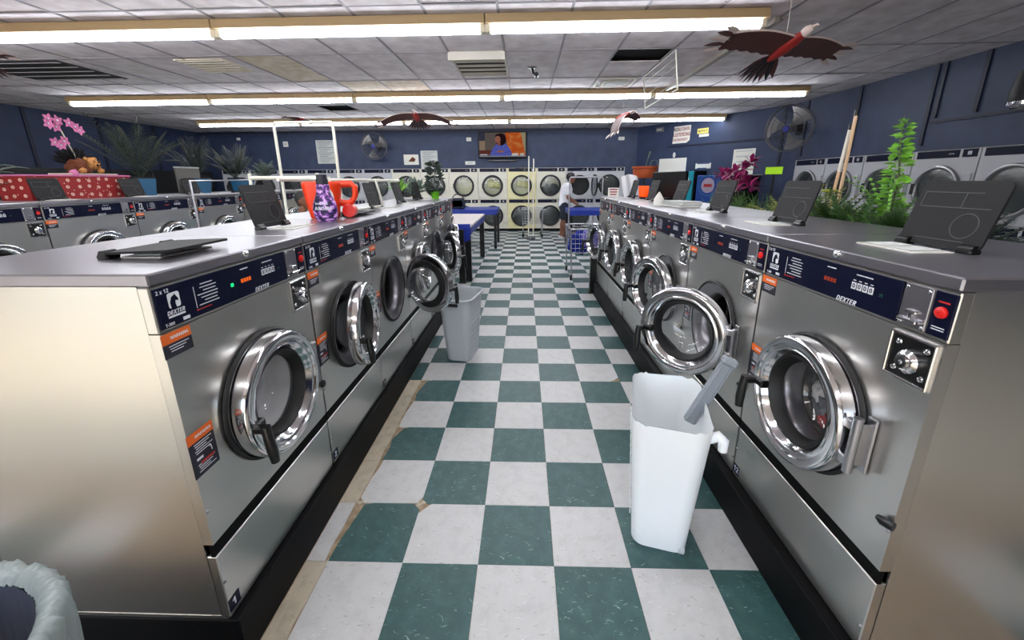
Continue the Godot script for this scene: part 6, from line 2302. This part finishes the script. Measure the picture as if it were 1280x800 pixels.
func build_eagles() -> void:
	eagle("flying eagle hung nearest, under the ceiling at upper right", Vector3(2.24, 2.48, -2.36), 0.42, -0.42, 0.04, 0.0, 1.3)
	eagle("flying eagle with drooping wings hung left of the television", Vector3(-1.56, 2.48, -5.65), 0.0, -0.4, 0.0, 0.10, 1.15)
	eagle("bright red eagle hung right of the television", Vector3(1.83, 2.50, -6.0), 0.9, -0.3, 0.3, 0.14, 1.15)
	eagle("small red eagle seen end-on above the tall white frame", Vector3(-3.62, 2.50, -5.9), 1.5, -0.15, 0.0, 0.03, 0.8)
	eagle("eagle wing cut off by the left picture edge", Vector3(-4.42, 2.50, -2.26), -0.25, -0.3, 0.0, 0.03, 1.0)

# ------------------------------------------------------------------ people
func blob(g: G, bones: Array, cell: float, k: float) -> void:
	var lo := Vector3.INF
	var hi := -Vector3.INF
	for b in bones:
		var r := maxf(b[2], b[3]) + k + cell * 2
		for p in [b[0], b[1]]:
			lo = lo.min(p - Vector3.ONE * r)
			hi = hi.max(p + Vector3.ONE * r)
	var nx := int((hi.x - lo.x) / cell) + 2
	var ny := int((hi.y - lo.y) / cell) + 2
	var nz := int((hi.z - lo.z) / cell) + 2
	var f := PackedFloat32Array()
	f.resize(nx * ny * nz)
	f.fill(1.0)
	for b in bones:
		var a: Vector3 = b[0]
		var ab: Vector3 = b[1] - a
		var l2 := maxf(ab.length_squared(), 1e-9)
		var rr := maxf(b[2], b[3]) + k + cell * 2
		var mn: Vector3 = (b[0].min(b[1]) - Vector3.ONE * rr - lo) / cell
		var mx: Vector3 = (b[0].max(b[1]) + Vector3.ONE * rr - lo) / cell
		for ix in range(maxi(0, int(mn.x)), mini(nx, int(mx.x) + 1)):
			for iy in range(maxi(0, int(mn.y)), mini(ny, int(mx.y) + 1)):
				for iz in range(maxi(0, int(mn.z)), mini(nz, int(mx.z) + 1)):
					var p := lo + Vector3(ix, iy, iz) * cell
					var t := clampf((p - a).dot(ab) / l2, 0.0, 1.0)
					var d: float = (p - a - ab * t).length() - lerpf(b[2], b[3], t)
					var q := (ix * ny + iy) * nz + iz
					var o := f[q]
					var h := maxf(k - absf(o - d), 0.0) / k
					f[q] = minf(o, d) - h * h * k * 0.25
	var vert := {}
	var pos := PackedVector3Array()
	for ix in nx - 1:
		for iy in ny - 1:
			for iz in nz - 1:
				var q := (ix * ny + iy) * nz + iz
				var s0 := f[q] < 0.0
				var cs := [f[q], f[q + 1], f[q + nz], f[q + nz + 1], f[q + ny * nz], f[q + ny * nz + 1], f[q + ny * nz + nz], f[q + ny * nz + nz + 1]]
				var same := true
				for c in cs:
					if (c < 0.0) != s0:
						same = false
						break
				if same:
					continue
				var acc := Vector3.ZERO
				var n := 0
				for e in [[0, 1], [2, 3], [4, 5], [6, 7], [0, 2], [1, 3], [4, 6], [5, 7], [0, 4], [1, 5], [2, 6], [3, 7]]:
					var u: float = cs[e[0]]
					var w: float = cs[e[1]]
					if (u < 0.0) != (w < 0.0):
						var t := u / (u - w)
						var pa := Vector3(e[0] >> 2 & 1, e[0] >> 1 & 1, e[0] & 1)
						var pb := Vector3(e[1] >> 2 & 1, e[1] >> 1 & 1, e[1] & 1)
						acc += pa.lerp(pb, t)
						n += 1
				vert[q] = pos.size()
				pos.append(lo + (Vector3(ix, iy, iz) + acc / n) * cell)
	var nrm := PackedVector3Array()
	for q in vert:
		var ix: int = q / (ny * nz)
		var iy: int = (q / nz) % ny
		var iz: int = q % nz
		var gx := 0.0
		var gy := 0.0
		var gz := 0.0
		for e in 4:
			var u := e & 1
			var w := e >> 1
			gx += f[((ix + 1) * ny + iy + u) * nz + iz + w] - f[(ix * ny + iy + u) * nz + iz + w]
			gy += f[((ix + u) * ny + iy + 1) * nz + iz + w] - f[((ix + u) * ny + iy) * nz + iz + w]
			gz += f[((ix + u) * ny + iy + w) * nz + iz + 1] - f[((ix + u) * ny + iy + w) * nz + iz]
		nrm.append(Vector3(gx, gy, gz).normalized())
	var base := g.v.size()
	for i in pos.size():
		g.v.append(pos[i])
		g.n.append(nrm[i])
		g.t.append(Vector2.ZERO)
	var st := [ny * nz, nz, 1]
	for q in vert:
		for ax in 3:
			var nb: int = q + st[ax]
			if nb >= f.size() or (f[q] < 0.0) == (f[nb] < 0.0):
				continue
			var b1: int = st[(ax + 1) % 3]
			var b2: int = st[(ax + 2) % 3]
			if not (vert.has(q - b1) and vert.has(q - b2) and vert.has(q - b1 - b2)):
				continue
			var c: Array = [vert[q], vert[q - b1], vert[q - b1 - b2], vert[q - b2]]
			if f[q] < 0.0:
				c.reverse()
			for e in [0, 1, 2, 0, 2, 3]:
				g.ix.append(base + c[e])

func hand(g: G, wrist: Vector3, d: Vector3, side: Vector3) -> void:
	# palm, four fingers of different length with a bend, thumb from the side of the palm
	var up := d.cross(side).normalized()
	var b := [[wrist - d * 0.02, wrist + d * 0.03, 0.024, 0.026], [wrist + d * 0.03 - side * 0.016, wrist + d * 0.085 - side * 0.022, 0.018, 0.013], [wrist + d * 0.03 + side * 0.016, wrist + d * 0.085 + side * 0.022, 0.018, 0.013]]
	for k in 4:
		var s := (k - 1.5) * 0.019
		var l: float = [0.03, 0.036, 0.034, 0.026][k]
		var p0 := wrist + d * 0.08 + side * s
		var p1 := p0 + d * l - up * 0.01
		var p2 := p1 + d * l * 0.6 - up * l * 0.7
		b.append([p0, p1, 0.009, 0.0085])
		b.append([p1, p2, 0.0085, 0.007])
	var t0 := wrist + d * 0.03 - side * 0.026
	var t1 := t0 + d * 0.03 - side * 0.028 - up * 0.006
	b.append([t0, t1, 0.012, 0.010])
	b.append([t1, t1 + d * 0.028 - side * 0.006 - up * 0.008, 0.010, 0.008])
	blob(g, b, 0.005, 0.006)

func build_people() -> void:
	# the man at the back: white T-shirt, dark shorts, facing right, leaning a little forward
	var o := thing("person", "man in a white T-shirt and dark shorts with glasses facing the dryers", "person", Vector3(1.21, 0.0, -9.35), 0.0)
	var hip := [Vector3(0.0, 0.86, 0.085), Vector3(0.0, 0.86, -0.085)]
	var knee := [Vector3(0.05, 0.47, 0.10), Vector3(0.0, 0.47, -0.10)]
	var ank := [Vector3(0.0, 0.09, 0.10), Vector3(-0.06, 0.09, -0.10)]
	var sh := [Vector3(0.07, 1.33, 0.18), Vector3(0.07, 1.33, -0.18)]
	var el := [Vector3(0.08, 1.05, 0.22), Vector3(0.10, 1.05, -0.22)]
	var wr := [Vector3(0.22, 0.93, 0.17), Vector3(0.28, 0.95, -0.17)]
	var hd := Vector3(0.16, 1.52, 0.0)
	var b := []
	for k in 2:
		b.append([hip[k], knee[k], 0.082, 0.056])
		b.append([knee[k], knee[k].lerp(ank[k], 0.35), 0.055, 0.058])
		b.append([knee[k].lerp(ank[k], 0.35), ank[k], 0.058, 0.036])
		b.append([ank[k] - Vector3(0.03, 0.045, 0), ank[k] + Vector3(0.15, -0.055, 0), 0.04, 0.033])
		b.append([sh[k], el[k], 0.052, 0.040])
		b.append([el[k], wr[k], 0.040, 0.027])
	b.append([Vector3(0, 0.88, 0.04), Vector3(0, 0.88, -0.04), 0.12, 0.12])
	b.append([Vector3(0.0, 0.9, 0), Vector3(0.05, 1.22, 0), 0.12, 0.13])
	b.append([Vector3(0.05, 1.24, 0.07), Vector3(0.05, 1.24, -0.07), 0.115, 0.115])
	b.append([sh[0], sh[1], 0.055, 0.055])
	b.append([Vector3(0.08, 1.34, 0), Vector3(0.14, 1.46, 0), 0.058, 0.052])
	var g := G.new()
	blob(g, b, 0.014, 0.05)
	# head with brow, nose, jaw and ears
	blob(g, [[hd + Vector3(-0.015, 0.03, 0), hd + Vector3(0.01, 0.0, 0), 0.088, 0.082], [hd + Vector3(0.02, -0.05, 0), hd + Vector3(0.05, -0.085, 0), 0.062, 0.036], [hd + Vector3(0.085, 0.02, 0), hd + Vector3(0.108, -0.022, 0), 0.010, 0.013], [hd + Vector3(0.075, 0.03, 0.03), hd + Vector3(0.075, 0.03, -0.03), 0.014, 0.014], [hd + Vector3(0.078, -0.055, 0.018), hd + Vector3(0.078, -0.055, -0.018), 0.011, 0.011], [hd + Vector3(-0.01, 0.0, 0.082), hd + Vector3(-0.015, -0.03, 0.08), 0.016, 0.012], [hd + Vector3(-0.01, 0.0, -0.082), hd + Vector3(-0.015, -0.03, -0.08), 0.016, 0.012], [hd + Vector3(-0.02, -0.04, 0), hd + Vector3(-0.03, -0.1, 0), 0.055, 0.052]], 0.008, 0.02)
	for k in 2:
		hand(g, wr[k], (wr[k] - el[k]).normalized(), Vector3(0, 0.3, 1.0 - 2.0 * k).normalized())
	put(o, "body", g.mesh(), M.skin)
	g = G.new()
	blob(g, [[Vector3(0.0, 0.86, 0.03), Vector3(0.0, 0.86, -0.03), 0.145, 0.145], [Vector3(0.0, 0.92, 0), Vector3(0.05, 1.22, 0), 0.142, 0.15], [Vector3(0.05, 1.24, 0.08), Vector3(0.05, 1.24, -0.08), 0.128, 0.128], [sh[0], sh[1], 0.072, 0.072], [sh[0], sh[0].lerp(el[0], 0.6), 0.078, 0.074], [sh[1], sh[1].lerp(el[1], 0.6), 0.078, 0.074]], 0.014, 0.05)
	put(o, "shirt", g.mesh(), M.shirt_white)
	g = G.new()
	blob(g, [[Vector3(0, 0.82, 0.04), Vector3(0, 0.82, -0.04), 0.138, 0.138], [hip[0], knee[0] + Vector3(0, 0.07, 0), 0.105, 0.098], [hip[1], knee[1] + Vector3(0, 0.07, 0), 0.105, 0.098]], 0.014, 0.03)
	put(o, "shorts", g.mesh(), M.shorts_navy)
	g = G.new()
	blob(g, [[hd + Vector3(-0.03, 0.05, 0), hd + Vector3(0.0, 0.055, 0), 0.092, 0.088], [hd + Vector3(-0.05, 0.0, 0), hd + Vector3(-0.05, -0.03, 0), 0.07, 0.05]], 0.010, 0.02)
	put(o, "hair", g.mesh(), M.hair)
	g = G.new()
	for s in [-1.0, 1.0]:
		g.tube(arc(hd + Vector3(0.092, 0.008, 0.032 * s), 0.022, 0, TAU, Vector3.UP, Vector3(-0.2 * 0, 0, 1), 12), 0.003, 5, false)
		g.tube([hd + Vector3(0.09, 0.015, 0.055 * s), hd + Vector3(-0.01, 0.012, 0.088 * s)], 0.003, 5)
	put(o, "glasses", g.mesh(), M.black_plastic)
	for k in 2:
		g = G.new()
		blob(g, [[ank[k] + Vector3(-0.03, -0.05, 0), ank[k] + Vector3(0.15, -0.057, 0), 0.043, 0.036]], 0.010, 0.02)
		put(o, "shoe", g.mesh(), M.cloth_white)
	# someone seated beyond the left washers, only head and shoulders show
	o = thing("person", "seated person with grey hair in a pale blue top beyond the washers", "person", Vector3(-3.1, 0.0, -4.6), 0.0)
	g = G.new()
	b = []
	for s in [-1.0, 1.0]:
		b.append([Vector3(0, 0.52, 0.09 * s), Vector3(0.42, 0.52, 0.11 * s), 0.085, 0.06])
		b.append([Vector3(0.42, 0.52, 0.11 * s), Vector3(0.42, 0.09, 0.11 * s), 0.058, 0.036])
		b.append([Vector3(0.39, 0.045, 0.11 * s), Vector3(0.56, 0.035, 0.11 * s), 0.04, 0.033])
		b.append([Vector3(0.03, 0.98, 0.17 * s), Vector3(0.08, 0.72, 0.22 * s), 0.05, 0.04])
		b.append([Vector3(0.08, 0.72, 0.22 * s), Vector3(0.30, 0.66, 0.12 * s), 0.04, 0.027])
	b.append([Vector3(0.0, 0.55, 0), Vector3(0.0, 0.88, 0), 0.13, 0.13])
	b.append([Vector3(0.03, 0.98, 0.15), Vector3(0.03, 0.98, -0.15), 0.06, 0.06])
	b.append([Vector3(0.03, 1.0, 0), Vector3(0.06, 1.12, 0), 0.055, 0.05])
	blob(g, b, 0.016, 0.05)
	var h2 := Vector3(0.08, 1.22, 0)
	blob(g, [[h2, h2 + Vector3(0.01, 0.02, 0), 0.085, 0.085], [h2 + Vector3(0.03, -0.05, 0), h2 + Vector3(0.05, -0.09, 0), 0.06, 0.036], [h2 + Vector3(0.085, 0.0, 0), h2 + Vector3(0.105, -0.03, 0), 0.010, 0.013], [h2 + Vector3(-0.01, -0.01, 0.082), h2 + Vector3(-0.015, -0.03, 0.08), 0.016, 0.012], [h2 + Vector3(-0.01, -0.01, -0.082), h2 + Vector3(-0.015, -0.03, -0.08), 0.016, 0.012]], 0.009, 0.02)
	for s in [-1.0, 1.0]:
		hand(g, Vector3(0.30, 0.66, 0.12 * s), Vector3(0.9, -0.2, -0.3 * s).normalized(), Vector3(0, 0, s))
	put(o, "body", g.mesh(), M.skin)
	g = G.new()
	blob(g, [[Vector3(0.0, 0.58, 0), Vector3(0.0, 0.86, 0), 0.155, 0.15], [Vector3(0.03, 0.98, 0.15), Vector3(0.03, 0.98, -0.15), 0.076, 0.076], [Vector3(0.03, 0.98, 0.17), Vector3(0.08, 0.74, 0.22), 0.07, 0.06], [Vector3(0.03, 0.98, -0.17), Vector3(0.08, 0.74, -0.22), 0.07, 0.06]], 0.016, 0.05)
	put(o, "shirt", g.mesh(), M.shirt_pale)
	g = G.new()
	blob(g, [[Vector3(0.0, 0.5, 0.0), Vector3(0.02, 0.5, 0), 0.15, 0.15], [Vector3(0, 0.52, 0.09), Vector3(0.42, 0.52, 0.11), 0.1, 0.075], [Vector3(0, 0.52, -0.09), Vector3(0.42, 0.52, -0.11), 0.1, 0.075], [Vector3(0.42, 0.5, 0.11), Vector3(0.42, 0.12, 0.11), 0.072, 0.06], [Vector3(0.42, 0.5, -0.11), Vector3(0.42, 0.12, -0.11), 0.072, 0.06]], 0.016, 0.03)
	put(o, "trousers", g.mesh(), M.shorts_navy)
	g = G.new()
	blob(g, [[h2 + Vector3(-0.03, 0.045, 0), h2 + Vector3(-0.005, 0.05, 0), 0.09, 0.085], [h2 + Vector3(-0.05, 0.0, 0), h2 + Vector3(-0.05, -0.04, 0), 0.07, 0.05]], 0.010, 0.02)
	put(o, "hair", g.mesh(), M.hair_grey)
	o = thing("waiting_chair", "black waiting chair under the seated person", "chair", Vector3(-3.1, 0, -4.6))
	put(o, "seat", boxmesh(Vector3(0.46, 0.04, 0.46), 0.01), M.black_plastic, Vector3(0.08, 0.36, 0))
	put(o, "backrest", boxmesh(Vector3(0.03, 0.4, 0.44), 0.01), M.black_plastic, Vector3(-0.19, 0.66, 0))
	for p in [Vector3(-0.12, 0.17, 0.2), Vector3(0.28, 0.17, 0.2), Vector3(-0.12, 0.17, -0.2), Vector3(0.28, 0.17, -0.2)]:
		put(o, "leg", boxmesh(Vector3(0.025, 0.34, 0.025)), M.wire, p)
